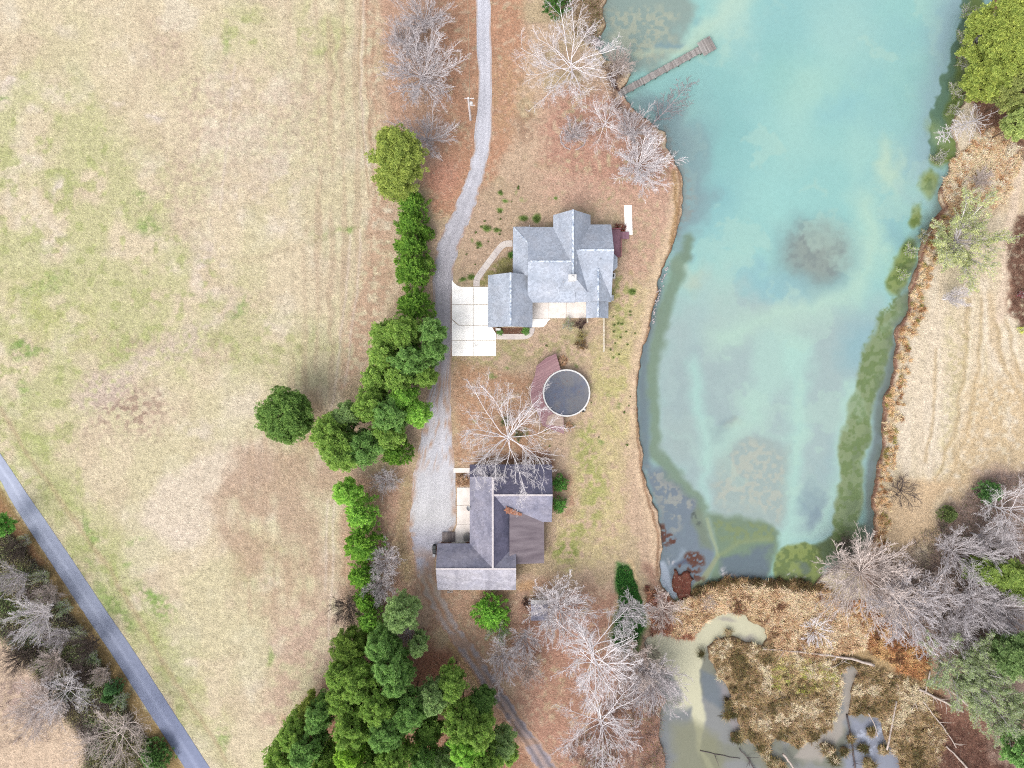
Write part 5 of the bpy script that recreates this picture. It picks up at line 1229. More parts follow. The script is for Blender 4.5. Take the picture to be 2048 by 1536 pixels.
def plant(kind, v, px, py, rpx, h, label, name, cat, tint=None, bark=BARK_W, group=None, f=.55, lean=None, rz=None):
    a = arch((kind, v)); pos = P(px, py, h * f); s = PX * (H - h * .75) / H
    pos.z = 0
    j, i = lut(px, py)
    w = lut(1024 + pos.x / PX, 768 - pos.y / PX); pos.z = float(ZG[w]) if ZG[w] > -1 else -.6
    t = empty(name, pos, rT.random() * 6.28 if rz is None else rz, label=label, cat=cat, group=group)
    t.scale = (rpx * s / a[2], rpx * s / a[2], h / a[3])
    if lean: t.rotation_euler = lean
    o = obj_me('trunk', a[0], t); o.color = bark if kind not in ('pine', 'bigpine', 'roundpine', 'cedar', 'holly', 'juniper') else BARK_P
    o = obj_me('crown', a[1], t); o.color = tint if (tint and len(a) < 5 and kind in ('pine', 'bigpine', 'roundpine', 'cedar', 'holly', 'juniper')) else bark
    if len(a) == 5 and kind in ('leafy', 'bush'): o = obj_me('foliage', a[4], t); o.color = tint
    return t
def green(r, g, b):
    q = (r + g + b) / 3 * .16; return alb(r * .84 + q, g * .84 + q, b * .84 + q, 1.95)
G_DK = green(92,128,42); G_MD = green(114,142,62); G_LT = green(122,162,64); G_YL = green(122,136,60); G_BL = green(106,140,72); G_GY = green(118,142,86)
BT = 'bare_tree'
# bare trees: kind, variant, x, y, radius (px), height, bark, label
for kind, v, x, y, r, h, bark, label in [
 ('vase',0,838,18,62,11,BARK_G,'grey bare bushy tree at the top edge of the row left of the drive'),
 ('brush',0,838,125,80,11,BARK_G,'wide fan-shaped bare tree, second of the row left of the gravel drive'),
 ('vase',1,846,262,60,10,BARK_G,'grey bare tree just above right of the yellow-green pine'),
 ('brush',2,805,70,44,9,BARK_G,'small bare tree on the field side between the two upper bare trees of the row'),
 ('oak',0,1020,876,122,15,BARK_W,'huge white-limbed bare oak spreading over the north roof of the older house'),
 ('oak',1,1152,118,112,14,BARK_W,'large white bare oak at the landward end of the dock'),
 ('oak',2,1212,238,58,8,BARK_W,'low bare tree with pinkish twigs south of the dock landing'),
 ('vase',2,1270,252,48,9,BARK_G,'thin bare tree at the bank right of the low pinkish bare tree'),
 ('brush',1,1283,318,66,9,BARK_W,'spreading pale bare tree at the lawn corner where the bank turns south'),
 ('brush',3,1148,264,30,4.5,BARK_G,'small fine-twigged bare tree inside the stone ring'),
 ('brush',0,1116,1228,70,10,BARK_W,'bright white bare tree over the garden shed'),
 ('vase',0,1262,1232,42,9,BARK_W,'white bare tree at the lower end of the dark green ivy strip'),
 ('tall',0,1190,1318,100,17,BARK_W,'tall bare tree with a long visible leader and level limbs in the lower yard'),
 ('oak',2,1206,1462,110,14,BARK_W,'wide white bare tree at the bottom edge, south of the tall level-limbed one'),
 ('brush',0,1318,1375,64,9,BARK_G,'thin grey bare tree leaning towards the cream-coloured pool'),
 ('brush',1,1268,1330,60,9,BARK_T,'pinkish bare tree between the tall level-limbed tree and the cream pool'),
 ('vase',1,1006,1330,48,9,BARK_G,'dense pale bare tree beside the bend of the dirt track'),
 ('vase',2,1052,1288,42,9,BARK_G,'pale bare tree below left of the garden shed'),
 ('brush',2,1060,1344,34,6,BARK_T,'small tan bare tree between the track and the lower yard trees'),
 ('vase',3,1330,1225,44,5,BARK_T,'low reddish bare thicket tree at the outflow of the pond'),
 ('brush',0,1752,1160,104,11,BARK_T,'broad dense tan-grey bare tree at the south-east corner of the pond'),
 ('brush',3,1838,1228,90,10,BARK_G,'broad pale bare tree right below the tan-grey one at the pond corner'),
 ('oak',0,2022,1022,74,13,BARK_W,'bright white bare tree at the right edge by the straw-coloured clearing'),
 ('vase',0,1946,1118,66,12,BARK_G,'grey bare tree with long straight limbs below left of the bright white edge tree'),
 ('vase',2,2000,1085,52,11,BARK_G,'lilac-grey bare tree between the bright white edge tree and the small green pines'),
 ('vase',1,1972,1210,70,12,BARK_G,'grey bare tree fanning left, below the small green pines on the right edge'),
 ('brush',1,2030,1236,60,11,BARK_G,'bare tree touching the right edge below the small green pines'),
 ('brush',2,1920,1262,50,9,BARK_G,'small bare tree above the greenish willow thicket'),
 ('shrub',0,1812,985,34,3,BARK_D,'low dark bare bush on the pale clearing by the pond'),
 ('vase',3,58,1240,52,10,BARK_W,'white-limbed bare tree in the dark thicket west of the road'),
 ('vase',1,8,1165,40,10,BARK_G,'grey bare tree at the left edge of the photo inside the thicket'),
 ('oak',3,128,1388,54,9,BARK_W,'pale bare tree at the edge between thicket and straw field near the lower left'),
 ('brush',2,70,1430,60,7,BARK_T,'hazy low bare tree over the straw field in the lower left corner'),
 ('oak',1,226,1468,84,12,BARK_T,'large warm-toned bare tree in the bottom left, close to the road'),
 ('brush',3,160,1302,32,8,BARK_D,'dark-twigged bare tree halfway down the thicket'),
 ('brush',1,770,960,30,3.5,BARK_G,'small bare shrub between the tree row and the gravel apron'),
 ('brush',2,770,1128,38,6,BARK_G,'lilac-grey bare tree right of the bright green round cedars, upper of two'),
 ('brush',3,756,1178,34,6,BARK_G,'lilac-grey bare tree right of the bright green round cedars, lower of two'),
 ('brush',0,814,1276,26,7,BARK_G,'small grey bare tree at the edge of the pine wood beside the track'),
 ('brush',1,690,1222,36,6,BARK_D,'dark thin bare tree spreading into the field beside the small round cedars'),
 ('brush',3,1246,130,24,3,BARK_T,'low brown thicket bush at the water north of the dock foot'),
 ('vase',2,1236,112,30,6,BARK_T,'small bare tree at the water right of the large white oak by the dock'),
 ('oak',1,1420,1206,18,2,BARK_T,'tiny bare shrub in the tawny grass above the cream pool'),
 ('shrub',0,1636,1264,32,2.4,BARK_W,'tangled white bare bush in the tawny marsh grass'),
 ('brush',2,1700,1095,30,4,BARK_D,'dark bare bush rooted in the south-east water weed'),
]:
    plant(kind, v, x, y, r * 1.08, h, label, 'bare_shrub' if h <= 3.5 else BT, 'shrub' if h <= 3.5 else 'tree', bark=bark, f=.5 if kind in ('oak', 'tall') else .66)
for kind, v, x, y, r, h, tint, bark, name, label in [
 ('brush',0,28,1100,30,5,None,BARK_D,'bare_tree','dark twiggy small tree at the top of the thicket beside the orange verge'),
 ('bush',0,44,1082,16,3,green(112,120,74),BARK_G,'leafy_shrub','olive shrub at the road edge of the thicket, uppermost'),
 ('bush',1,80,1154,18,3,green(118,128,84),BARK_G,'leafy_shrub','olive-grey shrub at the road edge of the thicket, second from the top'),
 ('brush',1,92,1190,30,5,None,BARK_T,'bare_tree','tan bare bush in the middle of the thicket'),
 ('bush',0,124,1216,19,3,green(108,126,82),BARK_G,'leafy_shrub','dull green shrub at the road edge of the thicket, third from the top'),
 ('brush',2,112,1278,28,6,None,BARK_G,'bare_tree','grey bare bush between the white-limbed tree and the road'),
 ('bush',1,156,1270,18,3,green(122,132,86),BARK_G,'leafy_shrub','dull green shrub at the road edge of the thicket, fourth from the top'),
 ('brush',0,30,1320,34,6,None,BARK_D,'bare_tree','dark bare bush on the field side of the thicket'),
 ('bush',0,182,1318,18,3,green(104,124,78),BARK_G,'leafy_shrub','green shrub at the road edge of the thicket, fifth from the top'),
 ('brush',3,95,1330,36,6,None,BARK_T,'bare_tree','tan bare bush on the field side, above the pale tree at the field edge'),
 ('brush',1,198,1352,24,5,None,BARK_T,'bare_tree','tan bare bush beside the dark green juniper in the thicket'),
 ('bush',1,240,1404,18,3,green(100,122,78),BARK_G,'leafy_shrub','dark green shrub at the road edge just above the large warm-toned bare tree'),
 ('brush',2,160,1350,30,5,None,BARK_D,'bare_tree','dark bare bush left of the dark green juniper in the thicket'),
 ('brush',3,2015,1160,44,8,None,BARK_G,'bare_tree','grey bare tree showing through the small bright pines'),
 ('brush',0,1880,1180,44,8,None,BARK_T,'bare_tree','tan bare tree right of the broad tan-grey one at the pond corner'),
 ('brush',2,1990,50,30,9,None,BARK_G,'bare_tree','bare twigs of a grey tree among the yellow-green pines'),
 ('brush',1,1965,355,26,3,None,BARK_T,'bare_shrub','small tan bare shrub in the pale dune-like grass'),
 ('bush',0,1946,20,20,3,green(104,122,56),BARK_G,'leafy_shrub','olive shrub overhanging the pond at the top edge of the photo'),
 ('bush',1,1938,72,20,3,green(110,124,56),BARK_G,'leafy_shrub','olive shrub overhanging the pond, second from the top edge'),
 ('bush',0,1932,118,18,3,green(112,122,60),BARK_G,'leafy_shrub','olive shrub overhanging the pond, third from the top edge'),
 ('bush',1,1920,176,18,3,green(112,124,58),BARK_G,'leafy_shrub','olive shrub overhanging the pond beside the golden leaning pine'),
 ('bush',0,1912,215,17,2.6,green(104,118,56),BARK_G,'leafy_shrub','olive shrub just above the dead conifer on the bank'),
 ('bush',1,1884,312,18,2.4,green(98,110,60),BARK_G,'leafy_shrub','dark olive shrub below the dead conifer on the bank'),
 ('bush',0,1852,470,15,2.4,green(112,116,62),BARK_G,'leafy_shrub','small olive shrub between the water weed and the big willow'),
 ('bush',1,1826,500,16,2,green(120,140,60),BARK_G,'leafy_shrub','bright mossy shrub in the shallows left of the big willow'),
 ('bush',0,1810,545,15,2,green(116,138,60),BARK_G,'leafy_shrub','bright mossy shrub in the shallows below left of the big willow')]:
    plant(kind, v, x, y, r, h, label, name, 'tree' if name == 'bare_tree' else 'shrub', tint, bark, f=.6)
# leaning dead trees at the water
t = plant('snag',0,1966,236,36,15,'dead grey conifer with comb-like branches leaning out over the pond','dead_tree','tree',bark=BARK_G,f=0)
t.rotation_euler = (math.radians(0), math.radians(-60), math.radians(24)); t.location.z = .3
t = plant('vase',1,1912,594,32,7,'silvery dead tree standing alone on the pale east bank','dead_tree','tree',bark=BARK_W,f=.5)
t = plant('tall',0,1292,262,62,11,'dark-stemmed tree leaning from the bank out over the turquoise water south of the dock','leaning_tree','tree',bark=alb(176,164,168),f=0)
t.rotation_euler = (0, math.radians(58), math.radians(42)); t.scale = (.36, .36, .72)
t = plant('tall',0,1284,1270,30,9,'thin leaning tree fallen across the edge of the cream pool','leaning_tree','tree',bark=BARK_D,f=0)
t.rotation_euler = (0, math.radians(70), math.radians(-62)); t.scale = (.22, .22, .62)

# row of evergreens between field and drive
rowg = 'evergreens between the field and the drive'
plant('bigpine',0,797,318,58,14,'yellow-green pine standing at the head of the evergreen row','pine_tree','tree',G_YL,f=.6)
plant('bigpine',1,790,362,44,9,'lower yellow-green pine tucked against the south of the tall one','pine_tree','tree',G_YL,f=.6)
for k, (x, y, r, h, lab) in enumerate([(823,410,30,5,'northernmost dark green cedar of the clipped-looking row left of the drive'),(822,452,31,6,'second cedar from the north in the row left of the drive'),
  (820,495,33,6.5,'third cedar from the north in the row left of the drive'),(824,543,37,7,'fourth and largest cedar in the row left of the drive, just above the gap'),
  (852,466,15,3.5,'small cedar on the drive side of the second cedar'),(855,530,15,4,'small paler cedar on the drive side of the fourth cedar'),(829,613,37,7,'round cedar just below the gap in the row left of the drive')]):
    plant('cedar', k % 3, x, y, r * 1.08, h, lab, 'cedar_tree', 'tree', G_DK if k != 5 else G_MD, group='cedars in the row left of the drive')
for k, (x, y, r, h, tint, lab) in enumerate([
 (812,672,38,13,G_MD,'pine with ruffled round top directly below the round cedar'),(774,668,33,11,G_MD,'pine at the field side, first below the round cedar'),(866,664,28,14,G_BL,'bluish green pine reaching over the drive'),
 (866,702,26,13,G_BL,'lighter pine over the drive, below the bluish green one'),(772,716,34,12,G_MD,'pine at the field side, second below the round cedar'),(819,724,38,14,G_BL,'pine in the middle of the row, level with the concrete driveway'),
 (852,752,24,11,G_MD,'small pine at the drive side with a grey gap above it'),(757,758,32,11,G_MD,'pine at the field side where the row starts to widen'),(798,760,32,13,G_MD,'pine in the middle of the row below the concrete driveway'),
 (744,812,38,13,G_MD,'wide pine at the field side, right of the lone round pine'),(782,830,40,14,G_BL,'tufted blue-green pine in the widest part of the row'),(808,796,30,12,G_LT,'bright green pine with loose round tufts'),
 (834,824,28,11,G_LT,'bright green pine pointing towards the gravel, below the loose-tufted one'),(778,862,32,12,G_MD,'pine just above the dark shaded cedar'),(696,830,30,11,G_GY,'olive pine at the upper left of the wide lower clump'),
 (668,862,42,13,G_MD,'large pine forming the left end of the wide lower clump'),(692,902,44,14,G_MD,'large pine forming the bottom of the wide lower clump'),(732,892,40,13,G_BL,'pine in the middle of the wide lower clump')]):
    plant('pine' if r < 36 else 'bigpine', k % 4 if r < 36 else k % 3, x, y, r * 1.05, h, lab, 'pine_tree', 'tree', tint, group='pines in the row left of the drive', f=.62)
plant('cedar',1,792,904,32,7,'dark green cedar at the lower right of the wide clump','cedar_tree','tree',G_DK)
plant('roundpine',0,574,832,58,10,'lone round dark green pine standing out in the field','pine_tree','tree',green(92,122,56),f=.62)
for k, (x, y, r, h, lab) in enumerate([(698,985,27,9,'loose open bright green tree heading the second evergreen row'),(722,1028,33,8,'bright green cedar, second in the lower evergreen row'),(724,1090,38,7,'large round cedar, third in the lower evergreen row'),
  (723,1152,28,5.5,'round cedar below the large one in the lower evergreen row'),(731,1202,24,5,'small dark cedar, next to last in the lower evergreen row'),(740,1242,28,6,'yellowish green cedar touching the pine wood')]):
    plant('pine' if k == 0 else 'cedar', k % 3, x, y, r * 1.08, h, lab, 'pine_tree' if k == 0 else 'cedar_tree', 'tree', G_LT if k in (0, 1, 5) else green(98,138,44), group='evergreens of the lower row by the field')
# pine wood at the bottom
for k, (x, y, r, h, tint, lab) in enumerate([
 (808,1222,38,12,G_GY,'grey-green pine leaning up beside the track, northernmost of the wood'),(703,1290,38,9,green(92,116,44),'dark olive tree at the north-west tip of the wood'),(764,1284,32,13,G_BL,'blue-green pine at the north tip of the wood'),
 (838,1286,20,11,G_GY,'small pale pine right of the grey bare tree in the wood'),(681,1344,30,11,G_MD,'pine on the field edge just below the dark olive tree'),(728,1352,40,14,G_MD,'large ruffled pine in the upper wood'),
 (782,1322,35,15,G_BL,'tall blue-green pine in the upper wood'),(797,1350,30,15,G_BL,'blue-green pine leaning towards the brown clearing'),(688,1384,34,12,G_MD,'pine on the field edge, second below the dark olive tree'),
 (762,1392,40,15,G_MD,'large pine in the centre of the wood'),(822,1410,38,14,G_BL,'pine below the brown clearing'),(714,1446,42,15,G_MD,'broad pine left of centre in the lower wood'),(779,1448,40,15,G_BL,'broad pine in the middle of the lower wood'),
 (624,1410,24,10,G_YL,'small yellowish pine at the field edge beside the bare dirt'),(643,1424,30,13,G_BL,'blue-green pine next to the small yellowish one'),(600,1450,36,13,G_MD,'pine bulging into the field at the lower left of the wood'),
 (624,1482,36,15,G_BL,'bluish pine second from the left near the bottom edge'),(572,1506,38,12,G_MD,'leftmost pine of the wood at the bottom edge'),(658,1518,36,14,G_MD,'pine at the bottom edge below the bluish one'),(706,1490,34,15,green(124,158,52),'yellow-green pine near the bottom edge, left of centre'),
 (742,1514,36,14,G_MD,'pine at the bottom edge left of the brown gap'),(794,1497,38,15,G_MD,'pine at the bottom edge, middle of the wood'),(846,1512,28,12,G_BL,'thin pine at the bottom edge in a brown gap'),
 (872,1388,32,13,G_GY,'pale olive pine right of the brown clearing'),(906,1360,30,12,G_MD,'pine at the top of the right-hand part of the wood'),(860,1455,32,8,green(90,120,50),'low dark pine in the middle of the right-hand part of the wood'),
 (920,1432,36,15,G_MD,'tall pine in the right-hand part of the wood'),(966,1398,26,9,green(84,116,54),'dark low pine nearest the track'),(964,1446,34,14,G_MD,'pine beside the track with tufted crown'),(936,1478,36,14,G_LT,'bright pine in the lower right-hand part of the wood'),
 (1004,1484,30,10,G_GY,'grey-green pine touching the track'),(970,1518,40,14,G_MD,'pine at the bottom edge beside the track'),(893,1525,32,11,G_GY,'pale pine at the bottom edge right of the brown gap'),(1022,1508,18,6,G_MD,'smallest pine at the very edge of the track')]):
    plant('pine' if r < 36 else 'bigpine', k % 4 if r < 36 else k % 3, x, y, r * 1.04, h, lab, 'pine_tree', 'tree', tint, group='pines of the lower wood', f=.62)
plant('juniper',0,982,1228,38,5,'bright green bushy juniper west of the garden shed','juniper','shrub',green(112,158,56))
plant('bush',0,1000,1262,30,3,'grey-green shrub growing out of the south side of the bright juniper','leafy_shrub','shrub',G_GY,BARK_G)
plant('holly',0,1118.5,967,16.5,2.4,'round clipped evergreen shrub at the east wall of the older house, northern of the pair','round_shrub','shrub',green(72,120,48))
plant('holly',1,1118,1009.5,15.5,2.2,'round clipped evergreen shrub at the east wall of the older house, southern of the pair','round_shrub','shrub',green(72,120,48))
plant('cedar',2,1112,0,28,5,'dark green cedar at the top edge of the photo near the shore','cedar_tree','tree',green(66,104,44))
# shrubs about the first house
m_ = alb
for kind, v, x, y, r, h, tint, bark, lab in [
 ('bush',0,1235.5,453,8,1.2,alb(196,84,60),BARK_D,'rusty red shrub beside the deck, left one of two'),('bush',1,1247,456,8,1.4,alb(204,72,44),BARK_D,'bright red-orange shrub beside the deck steps, right one of two'),
 ('bush',0,1138,648,15,1.6,green(124,128,90),BARK_G,'grey-green shrub below the middle of the patio'),('bush',1,1161,648,13,1.5,alb(112,80,84),BARK_D,'dark purple-brown shrub at the right end of the patio'),
 ('bush',0,1163,672,11,1.2,green(140,130,74),BARK_D,'dull olive shrub between the purple-brown shrub and the yellowish one'),('bush',1,1163,690,14,1.4,alb(186,150,92),BARK_D,'yellowish tan shrub lowest in the row south of the patio'),
 ('holly',0,1023,510,7,1.2,green(78,118,46),BARK_D,'dark green shrub at the porch corner inside the walk curve'),('holly',1,1000,665,6,.6,green(92,128,64),BARK_D,'low green shrub in the mulched bed, western one'),('holly',0,1051,662,8,.7,green(92,132,60),BARK_D,'low green shrub in the mulched bed, eastern one'),
 ('bush',1,1010,843,12,2,green(96,118,62),BARK_D,'small green shrub beneath the north-west limbs of the huge oak'),('bush',0,1036,872,12,2,green(90,110,66),BARK_D,'small dark green shrub close to the trunk of the huge oak'),
 ('bush',1,1052,1206,11,1.3,alb(110,70,64),BARK_D,'dark reddish shrub at the west side of the garden shed')]:
    plant(kind, v, x, y, r, h, lab, 'low_shrub', 'shrub', tint, bark)
# evergreens on the east and west margins
for kind, v, x, y, r, h, tint, name, lab in [
 ('bigpine',0,1995,55,62,16,green(126,138,60),'pine_tree','yellow-green pine, topmost on the north-east bank'),('bigpine',1,2010,120,64,15,green(126,138,60),'pine_tree','golden green pine, second from the top on the north-east bank'),
 ('bigpine',2,1972,158,44,11,green(126,138,60),'pine_tree','golden pine leaning closest to the water on the north-east bank'),('bigpine',0,2040,185,44,14,green(124,132,70),'pine_tree','green pine above the bare pale trunk on the right edge'),
 ('bigpine',1,2042,246,36,12,green(136,150,84),'pine_tree','grey-green pine below the bare pale trunk on the right edge'),
 ('pine',2,1960,1138,30,8,green(112,132,60),'pine_tree','small bright pine among the bare trees of the right edge, left one'),('pine',1,2010,1150,36,9,green(112,132,60),'pine_tree','small bright pine among the bare trees of the right edge, middle one'),('pine',3,2040,1178,30,9,green(112,132,60),'pine_tree','small bright pine touching the right edge'),
 ('bigpine',2,2030,1310,50,12,green(100,124,72),'pine_tree','dark green pine at the right edge above the willow thicket'),('pine',0,2040,1500,40,10,green(100,138,72),'pine_tree','green pine in the bottom right corner'),
 ('cedar',0,1985,985,24,4,green(82,120,64),'cedar_tree','dark cedar beneath the bright white edge tree'),('cedar',1,1900,1030,17,3,green(100,116,64),'cedar_tree','low dark cedar at the corner of the clearing'),
 ('bigpine',1,2,1052,24,7,green(96,146,62),'pine_tree','bright green pine cut by the left edge of the photo'),('juniper',0,306,1516,32,4,green(78,112,54),'juniper','dark green juniper beside the road at the bottom left'),
 ('juniper',0,215,1395,16,3,green(78,112,60),'juniper','dark green juniper halfway down the thicket by the road'),('cedar',2,222,1378,16,4,green(80,118,70),'cedar_tree','green cedar by the road above the large warm-toned bare tree'),
 ('leafy',0,1946,470,92,11,green(140,146,96),'willow_tree','big yellow-green willow on the east bank'),('leafy',1,1925,1350,84,10,green(122,136,92),'willow_tree','upper greenish willow of the thicket behind the marsh'),('leafy',0,2000,1390,80,10,green(122,136,92),'willow_tree','middle greenish willow of the thicket behind the marsh'),
 ('leafy',1,1975,1320,60,9,green(122,136,92),'willow_tree','short greenish willow between the dark pine and the thicket'),('leafy',0,2035,1450,60,10,green(122,136,92),'willow_tree','lower greenish willow at the right edge'),
 ('bush',0,2044,588,10,1.8,alb(186,44,44),'low_shrub','crimson shrub at the right edge of the pale clearing'),('bush',1,2046,660,10,1.2,green(170,180,40),'low_shrub','lime yellow shrub at the right edge'),
]:
    plant(kind, v, x, y, r, h, lab, name, 'shrub' if name in ('juniper', 'low_shrub') else 'tree', tint, BARK_G, f=.6)

# fallen trunks in the marsh and on the banks
m_log = mat_plain('bleached_log', alb(222,208,198), alb(180,162,152), 1.5, .9, stretch=(1, 1, 1), amp=.15, fine=7)
m_logd = mat_plain('dark_log', alb(110,98,98), alb(78,68,70), 1.5, .9, amp=.15)
def log(pts, r0, r1, label, mat=None, br=4, seed=0, z0=.45, z1=.6):
    rng = random.Random(seed + 31); t = empty('fallen_trunk', P(*pts[0]), label=label, cat='log')
    C = [LL(t, x, y) + Vector((0, 0, z0 + (z1 - z0) * k / (len(pts) - 1))) for k, (x, y) in enumerate(pts)]
    Q = []
    for a, b in zip(C, C[1:]):
        for k in range(4): Q.append(a.lerp(b, k / 4) + Vector((rng.uniform(-.07, .07), rng.uniform(-.07, .07), 0)))
    Q.append(C[-1]); n = len(Q)
    bm = NB(); b_tube(bm, Q, [r0 + (r1 - r0) * k / (n - 1) + rng.uniform(-.015, .015) for k in range(n)], 8); obj_bm('stem', bm, mat or m_log, t, True)
    for k in range(br):
        q = Q[rng.randrange(n // 3, n - 1)]; d = (C[-1] - C[0]).normalized(); s = Vector((-d.y, d.x, 0)) * rng.choice((-1, 1)); L = rng.uniform(.8, 2.2)
        bm = NB(); e = q + (s * rng.uniform(.5, 1) + d * rng.uniform(.2, 1) + Vector((0, 0, rng.uniform(0, .4)))).normalized() * L
        b_tube(bm, [q, q.lerp(e, .5) + Vector((0, 0, .08)), e], [.06, .045, .02], 5); obj_bm('branch', bm, mat or m_log, t)
    return t
log([(1746,1328),(1700,1315),(1640,1306),(1580,1300),(1524,1295)], .26, .08, 'long pale fallen trunk lying east to west across the middle of the marsh', br=9)
log([(1836,1376),(1875,1396),(1922,1420)], .2, .2, 'thick bleached log at the east end of the marsh', br=5, seed=1)
log([(1857,1340),(1851,1366),(1846,1384)], .14, .1, 'short pale log crossing above the thick bleached log', br=1, seed=2)
log([(1842,1400),(1862,1425),(1888,1458),(1908,1492)], .13, .08, 'thin bent pale log running down right below the thick bleached one', br=4, seed=3)
log([(1790,1400),(1781,1445),(1770,1496)], .15, .17, 'straight pale log standing out between grass and blue water near the bottom', br=1, seed=4)
log([(1564,1506),(1578,1522),(1592,1545)], .2, .16, 'stout pale log end at the bottom edge among the pools', br=0, seed=5)
log([(1695,1430),(1706,1490),(1712,1540)], .12, .15, 'dark sunken log leading to the bottom edge right of the grey pool', m_logd, 3, 6, -.35, -.3)
log([(1734,1424),(1746,1445),(1752,1470)], .1, .06, 'short broken stick at the rim of the blue-white pool', br=2, seed=7)
log([(1402,1504),(1440,1513),(1482,1520)], .07, .05, 'thin dark stick lying on the cream channel at the bottom', m_logd, 1, 8, -.5, -.48)
log([(1480,1500),(1500,1522),(1512,1545)], .07, .1, 'thin brown log through the tussocks at the bottom edge', m_logd, 3, 9, -.3, -.2)
log([(1898,1378),(1934,1410)], .14, .18, 'grey trunk half hidden under the lower edge of the willow thicket', br=1, seed=10)
log([(1984,1440),(2030,1476)], .18, .12, 'grey trunk emerging below the willows near the right edge', br=5, seed=11)
log([(1890,1490),(1915,1515),(1940,1545)], .12, .2, 'lilac-grey log on the red-brown forest floor at the bottom', br=1, seed=12)
log([(1982,217),(2020,196),(2060,172)], .16, .22, 'pale bare trunk leaning between the pines on the north-east bank', br=3, seed=13, z0=3.0, z1=4.5)
log([(2006,236),(2030,222),(2050,212)], .12, .16, 'grey trunk on the red forest floor below the pale leaning trunk', br=1, seed=14)
log([(1830,1398),(1818,1420)], .05, .04, 'small twig beside the thick bleached log', br=1, seed=15)
log([(1646,1338),(1668,1330),(1690,1318)], .07, .05, 'thin pale limb propped below the long east to west trunk', br=1, seed=16)
t = empty('driftwood', P(1318, 1196), label='pinkish rotted stump wood at the outflow corner of the pond', cat='driftwood')
bm = NB(); b_tube(bm, [(-1.4, -.6, .1), (-.5, -.3, .25), (.3, .2, .22), (1.2, 1.2, .12)], [.25, .38, .3, .12], 8); obj_bm('stem', bm, mat_plain('pink_wood', alb(206,164,152), alb(176,130,120), 2, .9), t, True)
bm = NB(); b_tube(bm, [(-.5, -.3, .2), (-.9, .5, .3)], [.2, .06], 6); obj_bm('stub', bm, m_log, t)

# ---- ground cover that nobody could count
def inside(pts, x, y):
    pts = np.asarray(pts, float); ins = np.zeros(x.shape, bool)
    for i in range(len(pts)):
        ax, ay = pts[i]; bx, by = pts[(i + 1) % len(pts)]
        if ay != by: ins ^= ((ay > y) != (by > y)) & (x < (bx - ax) * (y - ay) / (by - ay) + ax)
    return ins
def scatter(pts, n, rng, dry=True, warp=6):
    pts = np.asarray(pts, float); x = rng.uniform(pts[:, 0].min() - 5, pts[:, 0].max() + 5, n * 3); y = rng.uniform(pts[:, 1].min() - 5, pts[:, 1].max() + 5, n * 3)
    j, i = lut(x, y); ok = inside(pts, x + WX[j, i] * warp * 2, y + WY[j, i] * warp * 2)
    if dry: ok &= wet[j, i] < .32
    x, y = x[ok], y[ok]
    return x[:n], y[:n]
def blades(name, X, Y, rng, per, hgt, spread, width, palette, wts, tone_scale=40, seed=0, droop=.8):
    """tussocks: arching blades radiating from each centre"""
    n = len(X); ix = np.repeat(np.arange(n), per); M = len(ix); az = rng.uniform(0, 6.283, M)
    cx = (X[ix] - 1024) * PX + rng.normal(0, .12, M); cy = (768 - Y[ix]) * PX + rng.normal(0, .12, M); j, i = lut(X, Y); cz = ZG[j, i][ix]
    hh = hgt * rng.uniform(.5, 1.2, n)[ix] * rng.uniform(.6, 1.1, M); rr_ = spread * rng.uniform(.3, 1.2, M); d = np.stack([np.cos(az), np.sin(az)], 1); s = np.stack([-d[:, 1], d[:, 0]], 1) * width * .5
    w = nrm(rng.normal(0, 1, (n, 2)))[ix] * .25
    V = np.zeros((M, 5, 3)); c = np.stack([cx, cy], 1)
    p1 = c + (d + w) * (rr_ * .45)[:, None]; p2 = c + (d + w * 2) * rr_[:, None]
    V[:, 0, :2] = c - s; V[:, 1, :2] = c + s; V[:, 2, :2] = p1 + s; V[:, 3, :2] = p1 - s; V[:, 4, :2] = p2
    V[:, 0, 2] = V[:, 1, 2] = cz; V[:, 2, 2] = V[:, 3, 2] = cz + hh * .9; V[:, 4, 2] = cz + hh * (1 - droop * .6)
    b = np.arange(M)[:, None] * 5
    F = np.concatenate([b + [0, 1, 2], b + [0, 2, 3], b + [3, 2, 4]])
    tone = fbm(X, Y, tone_scale, 3, 81 + seed) + rng.normal(0, .07, n); q = np.argsort(np.argsort(tone)) / max(n, 1); cum = np.cumsum(wts) / np.sum(wts)
    pal = np.array(palette, float); k = np.minimum(np.searchsorted(cum, q), len(pal) - 1); C = pal[k][ix] * rng.uniform(.82, 1.15, (M, 1)) + rng.normal(0, 5, (M, 3))
    C = lin(np.clip(C, 8, 252)) * KALB * 1.35; C = np.repeat(np.concatenate([C, np.ones((M, 1))], 1), 5, 0)
    return tag(obj_me(name, mesh_np(name, V, F, m_blade, False, C)), kind='stuff')
rg = np.random.RandomState(12)
TAWNY = [(240,210,174),(218,184,146),(190,152,116),(232,200,160),(140,106,80)]
UP = [(1398,1180),(1460,1168),(1530,1172),(1640,1178),(1700,1215),(1740,1260),(1720,1300),(1620,1310),(1560,1300),(1530,1250),(1500,1226),(1425,1228),(1395,1260),(1350,1280),(1335,1240),(1345,1205)]
x, y = scatter(UP, 1500, rg); blades('tawny_grass', x, y, rg, 46, .8, .75, .055, TAWNY, (4, 3, 2, 2, 1), 36, 0)
LOW = [(1420,1285),(1530,1290),(1600,1305),(1740,1330),(1850,1370),(1890,1460),(1860,1580),(1500,1580),(1480,1440),(1430,1345)]
